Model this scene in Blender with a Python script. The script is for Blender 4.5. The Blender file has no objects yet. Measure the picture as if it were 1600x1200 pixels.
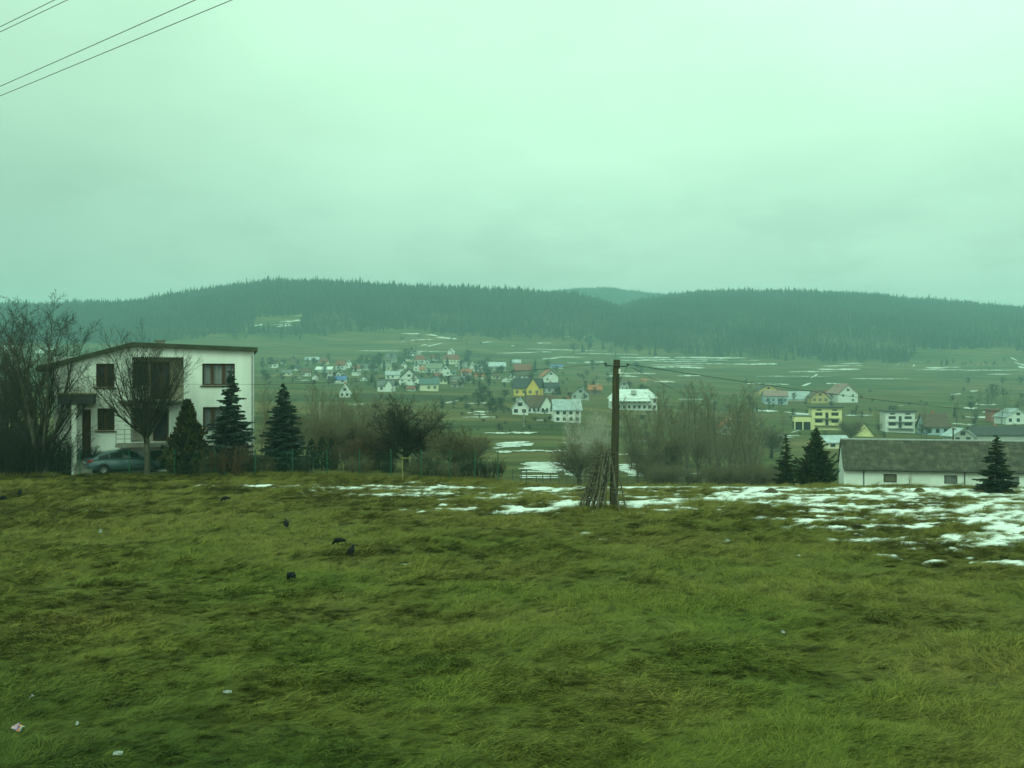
import bpy, math, random
import numpy as np
from mathutils import Vector, Matrix, Euler
R = math.radians
random.seed(7); RNG = np.random.default_rng(7)
scene = bpy.context.scene
COL = scene.collection
CAMZ = 5.5
F = 1600.0        # focal length in pixels of the 1600 px wide photograph

# ------------------------------------------------------------------ noise
def _hash(ix, iy, seed):
    h = (ix.astype(np.int64)*374761393 + iy.astype(np.int64)*668265263 + seed*1442695041) & 0xffffffff
    h = ((h ^ (h >> 13))*1274126177) & 0xffffffff
    h = ((h ^ (h >> 16))*2246822519) & 0xffffffff
    return ((h ^ (h >> 15)) & 0xffffff)/float(0xffffff)
def vnoise(x, y, seed=0):
    x = np.asarray(x, float); y = np.asarray(y, float)
    ix = np.floor(x); iy = np.floor(y); fx = x-ix; fy = y-iy
    fx = fx*fx*fx*(fx*(fx*6-15)+10); fy = fy*fy*fy*(fy*(fy*6-15)+10)
    a = _hash(ix, iy, seed); b = _hash(ix+1, iy, seed); c = _hash(ix, iy+1, seed); d = _hash(ix+1, iy+1, seed)
    return (a*(1-fx)+b*fx)*(1-fy)+(c*(1-fx)+d*fx)*fy
def fbm(x, y, seed=0, octv=4, gain=.5):
    s = 0; a = 1; t = 0
    for k in range(octv):
        s = s + a*vnoise(x*2**k+17.3*k, y*2**k-9.1*k, seed+k); t += a; a *= gain
    return s/t
def sstep(a, b, x):
    t = np.clip((x-a)/(b-a), 0, 1); return t*t*(3-2*t)

# ------------------------------------------------------------------ terrain heights
_cx = np.array([300, 560, 740, 850, 1000, 1250, 1600], float)
_rows = [(40, 0,0,0,0,0,0,0), (58, 0,0,0,0,0,0,-.05), (62, 0,0,-.1,-.4,-.5,-.5,-.7), (75, 0,-.1,-.6,-2.5,-2.8,-3,-3.2),
 (88, -.6,-1.2,-2,-4.5,-4.8,-5,-5), (100, -2,-3,-4,-5.3,-5.5,-5.5,-5.5), (125, -4,-6,-6.3,-6.3,-6.6,-8,-8),
 (160, -6,-8,-7.4,-7.2,-7.6,-10,-10), (200, -6,-8,-7.8,-7.6,-8.2,-11,-11.5), (260, -5,-6.5,-6.6,-6.7,-8,-11.5,-12.5),
 (340, -2,-3.5,-4.3,-4.8,-6.5,-10.2,-12), (420, 1,0,-1,-2,-4,-8,-10), (520, 5,4,2.6,1.5,0,-4,-6),
 (650, 10,9,8,7,5.5,1.5,-1), (800, 20,18,16.8,15.6,13,9.5,7), (950, 34,31,29,27,24,20,18), (1100, 52,48,45.5,43,38,32,28),
 (1250, 72,68,64,60,54,46,42), (1500, 85,82,78,74,66,56,50), (2200, 70,70,70,70,66,56,50), (3600, 60,60,60,60,60,56,50)]
_rows = np.array(_rows, float)
_ly = np.linspace(math.log(40), math.log(3600), 500)
_tab = np.stack([np.interp(_ly, np.log(_rows[:, 0]), _rows[:, k+1]) for k in range(7)], 1)
_ker = np.hanning(13)[1:-1]; _ker /= _ker.sum()
_tab = np.stack([np.convolve(np.pad(_tab[:, k], 5, mode='edge'), _ker, 'valid') for k in range(7)], 1)
def _base(px, Y):
    Y = np.clip(Y, 40.01, 3599)
    fy = (np.log(Y)-_ly[0])/(_ly[1]-_ly[0]); iy = np.clip(fy.astype(int), 0, 498); fy = fy-iy
    p = np.clip(px, 300, 1599.9)
    ix = np.clip(np.searchsorted(_cx, p, 'right')-1, 0, 5)
    fx = (p-_cx[ix])/(_cx[ix+1]-_cx[ix]); fx = fx*fx*(3-2*fx)
    a = _tab[iy, ix]*(1-fx)+_tab[iy, ix+1]*fx; b = _tab[iy+1, ix]*(1-fx)+_tab[iy+1, ix+1]*fx
    return a*(1-fy)+b*fy
# crest lines of the three hills: (picture x, crest y) and the distance of foot, crest and back
HILLS = [
 (([-700,-300,0,150,250,330,420,500,600,700,800,900,950,1000,1050,1100,1200], [540,500,485,481,473,461,450,449,454,458,463,470,482,502,528,552,600]), 1120, 1480, 620, 1.0),
 (([800,850,900,960,1000,1060,1100,1200,1300,1400,1500,1600,1750,1900,2300], [600,560,524,488,476,467,462,463,465,473,483,490,500,520,560]), 1040, 1760, 700, 1.0),
 (([600,750,850,900,950,1000,1080,1200,1400], [560,480,462,457,456,460,470,500,560]), 1900, 2600, 700, 1.0)]
def ground(X, Y):
    X = np.asarray(X, float); Y = np.asarray(Y, float)
    Ys = np.maximum(Y, 40); px = 800+F*X/Ys
    z = np.where(Y < 40.5, 0.0, _base(px, Ys))
    for (tx, ty), Y0, Yc, back, g in HILLS:
        zc = CAMZ+(600-np.interp(px, tx, ty))/F*Yc + (fbm(X/160., Y/160., 31, 3)-.5)*10
        t = np.clip((Y-Y0)/(Yc-Y0), 0, 1)
        s = np.sin(t*math.pi/2)*.55+t*.45
        b = np.clip((Y-Yc)/back, 0, 1)
        f0 = _base(px, np.full_like(Y, Y0)+0*px)
        h = (f0+(zc-f0)*s)*(1-b*b)
        h = np.where(Y > Y0, h, -1e3)
        z = np.where(Y > Y0, np.maximum(z, h), z)
    far = sstep(120, 400, Y)
    z = z+far*(fbm(X/60., Y/60., 5, 3)-.5)*2.0
    return z
def proj(X, Y, Z):
    return 800+F*X/Y, 600-F*(Z-CAMZ)/Y
def relief(X, Y):
    """small humps of the matted meadow"""
    a = (fbm(X*.9, Y*.9, 3, 3)-.5)*.20 + (fbm(X*.12, Y*.12, 8, 2)-.5)*.22
    a = a+ (np.abs(fbm(X*2.6, Y*2.6, 12, 2)-.5))*.10
    return a*sstep(8, 13, Y)*(1-.78*sstep(36, 52, Y))-.30*sstep(44, 57, Y)*sstep(-14, 0, X)
_ys = np.concatenate([np.arange(60, 140, .35), np.arange(140, 420, 1.0), np.arange(420, 2800, 3.0)])
_gc = {}
def hit(x, y):
    """where the sight line through a photograph pixel meets the land"""
    u = (x-800)/F; v = (600-y)/F
    if y > 757:
        Yv = CAMZ/(-v); return Vector((u*Yv, Yv, 0))
    key = round(x)
    if key not in _gc: _gc[key] = ground((key-800)/F*_ys, _ys)
    d = _gc[key]-(CAMZ+v*_ys)
    k = int(np.argmax(d > 0))
    if d[k] <= 0: k = len(_ys)-1
    if k == 0: return Vector((u*60, 60, 0))
    t = d[k-1]/(d[k-1]-d[k]) if d[k] != d[k-1] else 0
    Y = _ys[k-1]+t*(_ys[k]-_ys[k-1])
    return Vector((u*Y, Y, CAMZ+v*Y))
def at(x, y, Y):
    return Vector(((x-800)/F*Y, Y, CAMZ+(600-y)/F*Y))
def gz(X, Y):
    z = float(ground(np.array([X]), np.array([Y]))[0])
    if Y < 60: z += float(relief(np.array([X]), np.array([Y]))[0])
    return z

# ------------------------------------------------------------------ materials
def newmat(name):
    m = bpy.data.materials.new(name); m.use_nodes = True
    nt = m.node_tree; b = nt.nodes['Principled BSDF']
    return m, nt, b
def mat(name, c1, c2=None, scale=4.0, rough=.8, metal=0.0, stretch=(1,1,1), bump=0.0, rnd=0.0, coord='Object', detail=5, lo=.35, hi=.65, spec=.3):
    m, nt, b = newmat(name); N = nt.nodes.new; L = nt.links.new
    b.inputs['Roughness'].default_value = rough; b.inputs['Metallic'].default_value = metal
    b.inputs['Specular IOR Level'].default_value = spec
    if c2 is None: c2 = tuple(v*.75 for v in c1)
    tc = N('ShaderNodeTexCoord'); mp = N('ShaderNodeMapping'); mp.inputs['Scale'].default_value = stretch
    if coord == 'World':
        ge = N('ShaderNodeNewGeometry'); L(ge.outputs['Position'], mp.inputs['Vector'])
    else: L(tc.outputs[coord], mp.inputs['Vector'])
    n = N('ShaderNodeTexNoise'); n.inputs['Scale'].default_value = scale; n.inputs['Detail'].default_value = detail
    L(mp.outputs['Vector'], n.inputs['Vector'])
    mr = N('ShaderNodeMapRange'); mr.inputs['From Min'].default_value = lo; mr.inputs['From Max'].default_value = hi
    L(n.outputs['Fac'], mr.inputs['Value'])
    mx = N('ShaderNodeMix'); mx.data_type = 'RGBA'
    mx.inputs['A'].default_value = (*c1, 1); mx.inputs['B'].default_value = (*c2, 1)
    L(mr.outputs['Result'], mx.inputs['Factor'])
    out = mx.outputs['Result']
    if rnd:
        oi = N('ShaderNodeObjectInfo'); hs = N('ShaderNodeHueSaturation')
        m2 = N('ShaderNodeMapRange'); m2.inputs['To Min'].default_value = 1-rnd; m2.inputs['To Max'].default_value = 1+rnd
        L(oi.outputs['Random'], m2.inputs['Value']); L(m2.outputs['Result'], hs.inputs['Value'])
        L(out, hs.inputs['Color']); out = hs.outputs['Color']
    L(out, b.inputs['Base Color'])
    if bump:
        bp = N('ShaderNodeBump'); bp.inputs['Strength'].default_value = bump; bp.inputs['Distance'].default_value = .05
        L(n.outputs['Fac'], bp.inputs['Height']); L(bp.outputs['Normal'], b.inputs['Normal'])
    return m

M = {}
def simple(key, c, rough=.8, **k):
    M[key] = mat(key, c, rough=rough, **k); return M[key]
simple('white_plaster', (.82,.82,.80), c2=(.72,.72,.69), scale=1.2, rough=.9, bump=.05)
simple('house_white', (.84,.84,.80), c2=(.62,.62,.56), scale=.9, rough=.9, lo=.42, hi=.85, stretch=(1.6,1.6,.22), detail=8)
simple('bark', (.055,.045,.03), c2=(.028,.024,.016), scale=9, stretch=(1,1,.25), bump=.4)
simple('bark_grey', (.11,.095,.07), c2=(.06,.055,.04), scale=9, stretch=(1,1,.3), bump=.3)
simple('bark_birch', (.45,.43,.38), c2=(.10,.09,.08), scale=5, stretch=(.4,.4,2.5), lo=.45, hi=.7)
simple('twig', (.042,.036,.020), c2=(.026,.023,.013), scale=3)
simple('twig_grey', (.21,.175,.11), c2=(.13,.11,.07), scale=1.5)
simple('twig_olive', (.18,.15,.08), c2=(.11,.095,.05), scale=1.5)
simple('twig_pale', (.50,.46,.38), c2=(.32,.29,.23), scale=1.5)
simple('twig_red', (.13,.07,.035), c2=(.07,.045,.025), scale=1.5)
simple('spruce_needle', (.036,.056,.026), c2=(.014,.025,.012), scale=2.2, rough=.7, lo=.4, hi=.6)
simple('blue_spruce_needle', (.065,.092,.07), c2=(.020,.034,.025), scale=2.2, rough=.7, lo=.4, hi=.6)
simple('pine_needle', (.05,.07,.022), c2=(.018,.030,.012), scale=1.6, rough=.7, lo=.4, hi=.6)
simple('thuja_leaf', (.060,.056,.016), c2=(.020,.027,.009), scale=2.0, rough=.7, lo=.4, hi=.6)
simple('far_conifer', (.026,.038,.020), c2=(.006,.011,.008), scale=.012, rnd=.4, coord='World', lo=.38, hi=.64)
simple('village_twig', (.085,.078,.050), c2=(.045,.042,.028), scale=.1, rnd=.35)
simple('far_bare', (.085,.075,.055), c2=(.05,.045,.034), scale=.1, rnd=.3)
simple('pole_wood', (.072,.058,.028), c2=(.032,.027,.014), scale=6, stretch=(3,3,.15), bump=.5)
simple('grey_wood', (.15,.13,.085), c2=(.05,.043,.03), scale=8, stretch=(2,2,.4), bump=.4, rnd=.25)
simple('brown_wood', (.085,.04,.018), c2=(.055,.027,.012), scale=8, stretch=(1,1,.2))
simple('yellow_wood', (.30,.25,.09), c2=(.20,.16,.06), scale=8)
simple('steel', (.32,.32,.30), c2=(.2,.2,.19), scale=8, rough=.5, metal=.6)
simple('dark_metal', (.035,.035,.032), rough=.5)
simple('ceramic', (.75,.75,.72), rough=.3)
simple('fence_green', (.02,.10,.05), c2=(.015,.075,.04), scale=3, rough=.5)
simple('house_fascia', (.060,.070,.040), c2=(.035,.042,.026), scale=1.5)
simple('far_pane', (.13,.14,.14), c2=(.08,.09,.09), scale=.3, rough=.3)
simple('roof_dark', (.06,.058,.045), c2=(.035,.034,.028), scale=1.5, rough=.8)
simple('concrete', (.26,.25,.21), c2=(.17,.16,.14), scale=2.5, bump=.1)
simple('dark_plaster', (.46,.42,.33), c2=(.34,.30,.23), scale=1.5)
simple('curtain', (.62,.64,.66), c2=(.45,.47,.5), scale=5, stretch=(6,6,.3))
simple('dark_room', (.02,.02,.018), rough=.9)
simple('blind', (.16,.15,.11), c2=(.12,.11,.08), scale=4, stretch=(8,1,.2))
simple('rubber', (.012,.012,.012), rough=.7)
simple('alloy', (.42,.43,.43), rough=.3, metal=.8)
simple('black_trim', (.012,.012,.013), rough=.5)
simple('red_lamp', (.35,.02,.015), c2=(.25,.015,.01), rough=.15, spec=.6)
simple('amber_lamp', (.6,.2,.02), rough=.15, spec=.6)
simple('plate_white', (.7,.7,.66), rough=.4)
simple('crow', (.006,.006,.008), c2=(.010,.010,.011), scale=14, rough=.7, spec=.08)
simple('litter_white', (.42,.43,.42), c2=(.22,.23,.21), scale=9, rough=.5)
simple('litter_blue', (.10,.14,.40), rough=.4); simple('litter_orange', (.65,.18,.06), rough=.4); simple('litter_pink', (.6,.35,.42), rough=.4)
simple('dead_grass', (.20,.15,.06), c2=(.12,.10,.035), scale=3)
simple('wire', (.02,.018,.014), rough=.6)
simple('sheet_grey', (.35,.36,.36), rough=.6)

def paint(name, c):
    m, nt, b = newmat(name)
    b.inputs['Base Color'].default_value = (*c, 1); b.inputs['Metallic'].default_value = .25
    b.inputs['Roughness'].default_value = .32; b.inputs['Coat Weight'].default_value = .8; b.inputs['Coat Roughness'].default_value = .06
    N = nt.nodes.new; n = N('ShaderNodeTexNoise'); n.inputs['Scale'].default_value = 2.5
    mr = N('ShaderNodeMapRange'); mr.inputs['To Min'].default_value = .26; mr.inputs['To Max'].default_value = .45
    nt.links.new(n.outputs['Fac'], mr.inputs['Value']); nt.links.new(mr.outputs['Result'], b.inputs['Roughness'])
    return m
M['car_paint'] = paint('car_paint', (.095,.15,.175))
def glass(name, t=.45, c=(.02,.022,.022)):
    m, nt, b = newmat(name); N = nt.nodes.new; L = nt.links.new
    b.inputs['Base Color'].default_value = (*c, 1); b.inputs['Roughness'].default_value = .05
    b.inputs['Specular IOR Level'].default_value = .6
    tr = N('ShaderNodeBsdfTransparent'); mx = N('ShaderNodeMixShader'); mx.inputs[0].default_value = t
    L(b.outputs[0], mx.inputs[1]); L(tr.outputs[0], mx.inputs[2])
    L(mx.outputs[0], nt.nodes['Material Output'].inputs['Surface'])
    return m
M['glass'] = glass('glass', .6); M['car_glass'] = glass('car_glass', .15)
m, nt, b = newmat('dark_pane'); b.inputs['Base Color'].default_value = (.03,.033,.035,1); b.inputs['Roughness'].default_value = .12; M['dark_pane'] = m
WALLC = dict(white=(.74,.74,.71), cream=(.70,.66,.50), yellow=(.72,.50,.12), pale_yellow=(.80,.72,.38), tan=(.52,.38,.17), grey=(.42,.42,.40), brown=(.20,.14,.09), blue=(.38,.46,.52), red=(.40,.15,.10))
ROOFC = dict(red=(.26,.085,.06), orange=(.42,.15,.07), brown=(.13,.085,.06), dark=(.055,.057,.06), grey=(.17,.175,.18), pale=(.50,.56,.60), white=(.78,.80,.80), blue=(.10,.18,.42), olive=(.24,.25,.19), teal=(.12,.18,.18), pink=(.33,.21,.19), silver=(.42,.47,.50))
for k, c in WALLC.items(): M['wall_'+k] = mat('wall_'+k, c, tuple(v*.82 for v in c), scale=.4, rough=.9, lo=.35, hi=.75)
for k, c in ROOFC.items(): M['roof_'+k] = mat('roof_'+k, c, tuple(v*.7 for v in c), scale=.7, rough=.75, stretch=(1,1,2))

# ------------------------------------------------------------------ mesh building
class MB:
    def __init__(s): s.v = []; s.f = []; s.m = []; s.cur = 0
    def _add(s, vs, fs):
        o = len(s.v); s.v.extend([tuple(p) for p in vs]); s.f.extend([tuple(i+o for i in f) for f in fs]); s.m.extend([s.cur]*len(fs)); return s
    def box(s, a, b):
        x0,y0,z0 = a; x1,y1,z1 = b
        return s._add([(x0,y0,z0),(x1,y0,z0),(x1,y1,z0),(x0,y1,z0),(x0,y0,z1),(x1,y0,z1),(x1,y1,z1),(x0,y1,z1)],
                      [(0,3,2,1),(4,5,6,7),(0,1,5,4),(1,2,6,5),(2,3,7,6),(3,0,4,7)])
    def poly(s, pts): return s._add(pts, [tuple(range(len(pts)))])
    def slab(s, pts, off):
        n = len(pts); o = Vector(off); a = [Vector(p) for p in pts]
        fs = [tuple(range(n)), tuple(range(2*n-1, n-1, -1))]+[(i, n+i, n+(i+1) % n, (i+1) % n) for i in range(n)]
        return s._add(a+[p+o for p in a], fs)
    def tube(s, p0, p1, r0, r1=None, n=6, cap=True):
        r1 = r0 if r1 is None else r1
        p0 = Vector(p0); p1 = Vector(p1); d = p1-p0
        if d.length < 1e-6: return s
        d.normalize(); a = d.orthogonal().normalized(); b = d.cross(a)
        vs = []
        for p, r in ((p0, r0), (p1, r1)):
            for k in range(n):
                t = 2*math.pi*k/n; vs.append(p+(a*math.cos(t)+b*math.sin(t))*r)
        fs = [(k, (k+1) % n, n+(k+1) % n, n+k) for k in range(n)]
        if cap: fs += [tuple(range(n-1, -1, -1)), tuple(range(n, 2*n))]
        return s._add(vs, fs)
    def path(s, pts, rs, n=6):
        for i in range(len(pts)-1):
            s.tube(pts[i], pts[i+1], rs[i] if hasattr(rs, '__len__') else rs, rs[i+1] if hasattr(rs, '__len__') else rs, n, cap=(i in (0, len(pts)-2)))
        return s
    def loft(s, rings, cap=True):
        n = len(rings[0]); vs = [p for r in rings for p in r]; fs = []
        for i in range(len(rings)-1):
            for k in range(n): fs.append((i*n+k, i*n+(k+1) % n, (i+1)*n+(k+1) % n, (i+1)*n+k))
        if cap: fs += [tuple(range(n-1, -1, -1)), tuple(range((len(rings)-1)*n, len(rings)*n))]
        return s._add(vs, fs)
    def build(s, name, mats, parent=None, smooth=False):
        me = bpy.data.meshes.new(name); me.from_pydata(s.v, [], s.f); 
        for mm in (mats if isinstance(mats, (list, tuple)) else [mats]): me.materials.append(M[mm] if isinstance(mm, str) else mm)
        if any(s.m): me.polygons.foreach_set('material_index', s.m)
        if smooth: me.polygons.foreach_set('use_smooth', [True]*len(me.polygons))
        me.update()
        return link(name, me, parent)
def link(name, me, parent=None):
    o = bpy.data.objects.new(name, me); COL.objects.link(o)
    if parent is not None: o.parent = parent
    return o
def npmesh(name, V, Fq, mats, parent=None, smooth=False, nside=4, mi=None, linkit=True):
    V = np.asarray(V, np.float32); Fq = np.asarray(Fq, np.int32).reshape(-1, nside)
    me = bpy.data.meshes.new(name); me.vertices.add(len(V)); me.vertices.foreach_set('co', V.ravel())
    me.loops.add(Fq.size); me.loops.foreach_set('vertex_index', Fq.ravel())
    me.polygons.add(len(Fq)); me.polygons.foreach_set('loop_start', np.arange(0, Fq.size, nside, dtype=np.int32))
    for mm in (mats if isinstance(mats, (list, tuple)) else [mats]): me.materials.append(M[mm] if isinstance(mm, str) else mm)
    if mi is not None: me.polygons.foreach_set('material_index', np.asarray(mi, np.int32))
    if smooth: me.polygons.foreach_set('use_smooth', np.ones(len(Fq), bool))
    me.update(calc_edges=True); me.validate()
    if not linkit: return bpy.data.objects.new(name, me)
    return link(name, me, parent)
def tag(o, label=None, cat=None, group=None, kind=None):
    if label: o['label'] = label
    if cat: o['category'] = cat
    if group: o['group'] = group
    if kind: o['kind'] = kind
    return o
def empty(name, loc=(0,0,0), rz=0.0):
    o = bpy.data.objects.new(name, None); COL.objects.link(o); o.location = loc; o.rotation_euler = (0,0,rz); o.empty_display_size = .3
    return o
def copy_tree(o, parent=None):
    c = o.copy(); COL.objects.link(c); c.parent = parent
    for ch in list(o.children): copy_tree(ch, c)
    return c

# scatter of grass and woodland (kind = stuff only)
def scatter(name, pts, rot, scl, idx, templates):
    coll = bpy.data.collections.new(name+'_kinds')
    for t in templates: coll.objects.link(t)
    me = bpy.data.meshes.new(name); me.vertices.add(len(pts)); me.vertices.foreach_set('co', np.asarray(pts, np.float32).ravel())
    a = me.attributes.new('rot', 'FLOAT_VECTOR', 'POINT'); a.data.foreach_set('vector', np.asarray(rot, np.float32).ravel())
    a = me.attributes.new('scl', 'FLOAT_VECTOR', 'POINT'); a.data.foreach_set('vector', np.asarray(scl, np.float32).ravel())
    a = me.attributes.new('idx', 'INT', 'POINT'); a.data.foreach_set('value', np.asarray(idx, np.int32))
    o = link(name, me)
    ng = bpy.data.node_groups.new(name, 'GeometryNodeTree')
    ng.interface.new_socket('Geometry', in_out='INPUT', socket_type='NodeSocketGeometry')
    ng.interface.new_socket('Geometry', in_out='OUTPUT', socket_type='NodeSocketGeometry')
    N = ng.nodes.new; L = ng.links.new
    gi = N('NodeGroupInput'); go = N('NodeGroupOutput'); ci = N('GeometryNodeCollectionInfo'); ip = N('GeometryNodeInstanceOnPoints')
    ci.inputs['Collection'].default_value = coll; ci.inputs['Separate Children'].default_value = True; ci.inputs['Reset Children'].default_value = True
    ip.inputs['Pick Instance'].default_value = True
    def attr(nm, ty):
        n = N('GeometryNodeInputNamedAttribute'); n.data_type = ty; n.inputs['Name'].default_value = nm; return n.outputs['Attribute']
    L(gi.outputs[0], ip.inputs['Points']); L(ci.outputs[0], ip.inputs['Instance']); L(attr('idx', 'INT'), ip.inputs['Instance Index'])
    L(attr('rot', 'FLOAT_VECTOR'), ip.inputs['Rotation']); L(attr('scl', 'FLOAT_VECTOR'), ip.inputs['Scale'])
    L(ip.outputs[0], go.inputs[0])
    md = o.modifiers.new('scatter', 'NODES'); md.node_group = ng
    return o
# ------------------------------------------------------------------ camera, sky, sun, air
cam = bpy.data.cameras.new('camera'); cam.sensor_width = 36; cam.lens = 36; cam.clip_start = .1; cam.clip_end = 9000
co = bpy.data.objects.new('camera', cam); COL.objects.link(co); co.location = (0,0,CAMZ); co.rotation_euler = (R(90),0,0); scene.camera = co
vs = scene.view_settings; scene.display_settings.display_device = 'sRGB'
vs.view_transform = 'Standard'; vs.look = 'None'; vs.exposure = 0; vs.gamma = 1; vs.use_curve_mapping = False
cy = scene.cycles; cy.max_bounces = 6; cy.diffuse_bounces = 3; cy.glossy_bounces = 2; cy.transmission_bounces = 2; cy.volume_bounces = 1; cy.transparent_max_bounces = 8
cy.caustics_reflective = False; cy.caustics_refractive = False; cy.use_denoising = True
try: cy.denoiser = 'OPENIMAGEDENOISE'; cy.denoising_prefilter = 'ACCURATE'
except Exception: pass
SUN_AZ, SUN_EL = R(205), R(38)      # behind the bus, a little to its left
w = bpy.data.worlds.new('World'); scene.world = w; w.use_nodes = True; nt = w.node_tree; N = nt.nodes.new; L = nt.links.new
bg = nt.nodes['Background']; bg.inputs['Strength'].default_value = .132
sky = N('ShaderNodeTexSky'); sky.sky_type = 'NISHITA'; sky.sun_disc = False; sky.sun_elevation = SUN_EL; sky.sun_rotation = SUN_AZ; sky.dust_density = 4; sky.air_density = 1.5
tc = N('ShaderNodeTexCoord'); sp = N('ShaderNodeSeparateXYZ'); L(tc.outputs['Generated'], sp.inputs[0])
rp = N('ShaderNodeValToRGB'); L(sp.outputs['Z'], rp.inputs[0]); cr = rp.color_ramp
TINT = (.625, 1.0, .705)
def sk(b, t=TINT): return (b*t[0], b*t[1], b*t[2], 1)
cr.elements[0].position = 0.0; cr.elements[0].color = sk(.77, (.69,1,.78))
cr.elements[1].position = 1.0; cr.elements[1].color = sk(1.2)
for p, b_ in ((.09, .79), (.17, .92), (.26, 1.10), (.36, 1.20), (.5, 1.20)):
    e = cr.elements.new(p); e.color = sk(b_, (.69,1,.775) if p < .12 else ((.64,1,.745) if p < .2 else TINT))
# banks of cloud
mp = N('ShaderNodeMapping'); mp.inputs['Scale'].default_value = (2.2, 2.2, 6.0); L(tc.outputs['Generated'], mp.inputs[0])
nz = N('ShaderNodeTexNoise'); nz.inputs['Scale'].default_value = 1.3; nz.inputs['Detail'].default_value = 5; nz.inputs['Roughness'].default_value = .5; L(mp.outputs[0], nz.inputs['Vector'])
mr = N('ShaderNodeMapRange'); mr.inputs['From Min'].default_value = .3; mr.inputs['From Max'].default_value = .7; mr.inputs['To Min'].default_value = .85; mr.inputs['To Max'].default_value = 1.05; L(nz.outputs['Fac'], mr.inputs['Value'])
# sky dimmed towards the left, standing in for the bus window's vignette
mr2 = N('ShaderNodeMapRange'); mr2.interpolation_type = 'SMOOTHSTEP'; mr2.inputs['From Min'].default_value = -.62; mr2.inputs['From Max'].default_value = .12; mr2.inputs['To Min'].default_value = .56; mr2.inputs['To Max'].default_value = .94; L(sp.outputs['X'], mr2.inputs['Value'])
mm = N('ShaderNodeMath'); mm.operation = 'MULTIPLY'; L(mr.outputs[0], mm.inputs[0]); L(mr2.outputs[0], mm.inputs[1])
# torn grey cloud low over the ridge
mp3 = N('ShaderNodeMapping'); mp3.inputs['Scale'].default_value = (3.4, 3.4, 9.0); mp3.inputs['Location'].default_value = (.7, 0, .3); L(tc.outputs['Generated'], mp3.inputs[0])
nz3 = N('ShaderNodeTexNoise'); nz3.inputs['Scale'].default_value = 2.2; nz3.inputs['Detail'].default_value = 7; nz3.inputs['Roughness'].default_value = .6; L(mp3.outputs[0], nz3.inputs['Vector'])
mr3 = N('ShaderNodeMapRange'); mr3.interpolation_type = 'SMOOTHSTEP'; mr3.inputs['From Min'].default_value = .42; mr3.inputs['From Max'].default_value = .68; mr3.inputs['To Min'].default_value = 0; mr3.inputs['To Max'].default_value = .15; L(nz3.outputs['Fac'], mr3.inputs['Value'])
mr4 = N('ShaderNodeMapRange'); mr4.interpolation_type = 'SMOOTHSTEP'; mr4.inputs['From Min'].default_value = .24; mr4.inputs['From Max'].default_value = .12; L(sp.outputs['Z'], mr4.inputs['Value'])
mk3 = N('ShaderNodeMath'); mk3.operation = 'MULTIPLY'; L(mr3.outputs[0], mk3.inputs[0]); L(mr4.outputs[0], mk3.inputs[1])
iv3 = N('ShaderNodeMath'); iv3.operation = 'SUBTRACT'; iv3.inputs[0].default_value = 1.0; L(mk3.outputs[0], iv3.inputs[1])
mm0 = mm; mm = N('ShaderNodeMath'); mm.operation = 'MULTIPLY'; L(mm0.outputs[0], mm.inputs[0]); L(iv3.outputs[0], mm.inputs[1])
m10 = N('ShaderNodeMath'); m10.operation = 'MULTIPLY'; L(mm.outputs[0], m10.inputs[0]); m10.inputs[1].default_value = 10.0
vm = N('ShaderNodeVectorMath'); vm.operation = 'SCALE'; L(rp.outputs['Color'], vm.inputs[0]); L(m10.outputs[0], vm.inputs['Scale'])
mxs = N('ShaderNodeMix'); mxs.data_type = 'RGBA'; mxs.inputs['Factor'].default_value = .94
L(sky.outputs['Color'], mxs.inputs['A']); L(vm.outputs['Vector'], mxs.inputs['B']); L(mxs.outputs['Result'], bg.inputs['Color'])
sl = bpy.data.lights.new('sun', 'SUN'); sl.energy = 1.5; sl.angle = R(25); sl.color = (.60, 1.0, .66)
so = bpy.data.objects.new('sun', sl); COL.objects.link(so)
dv = Vector((math.sin(SUN_AZ)*math.cos(SUN_EL), math.cos(SUN_AZ)*math.cos(SUN_EL), math.sin(SUN_EL)))
so.rotation_euler = (-dv).to_track_quat('-Z', 'Y').to_euler()

hz = MB().box((-3560,-155,-40), (3560,3060,242)); M['haze'] = bpy.data.materials.new('haze'); M['haze'].use_nodes = True
hn = M['haze'].node_tree; hn.nodes.remove(hn.nodes['Principled BSDF']); pv = hn.nodes.new('ShaderNodeVolumePrincipled')
pv.inputs['Color'].default_value = (.56,.93,1.0,1); pv.inputs['Density'].default_value = .00038; pv.inputs['Anisotropy'].default_value = .0
hn.links.new(pv.outputs[0], hn.nodes['Material Output'].inputs['Volume'])
tag(hz.build('haze', 'haze'), kind='stuff')

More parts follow.
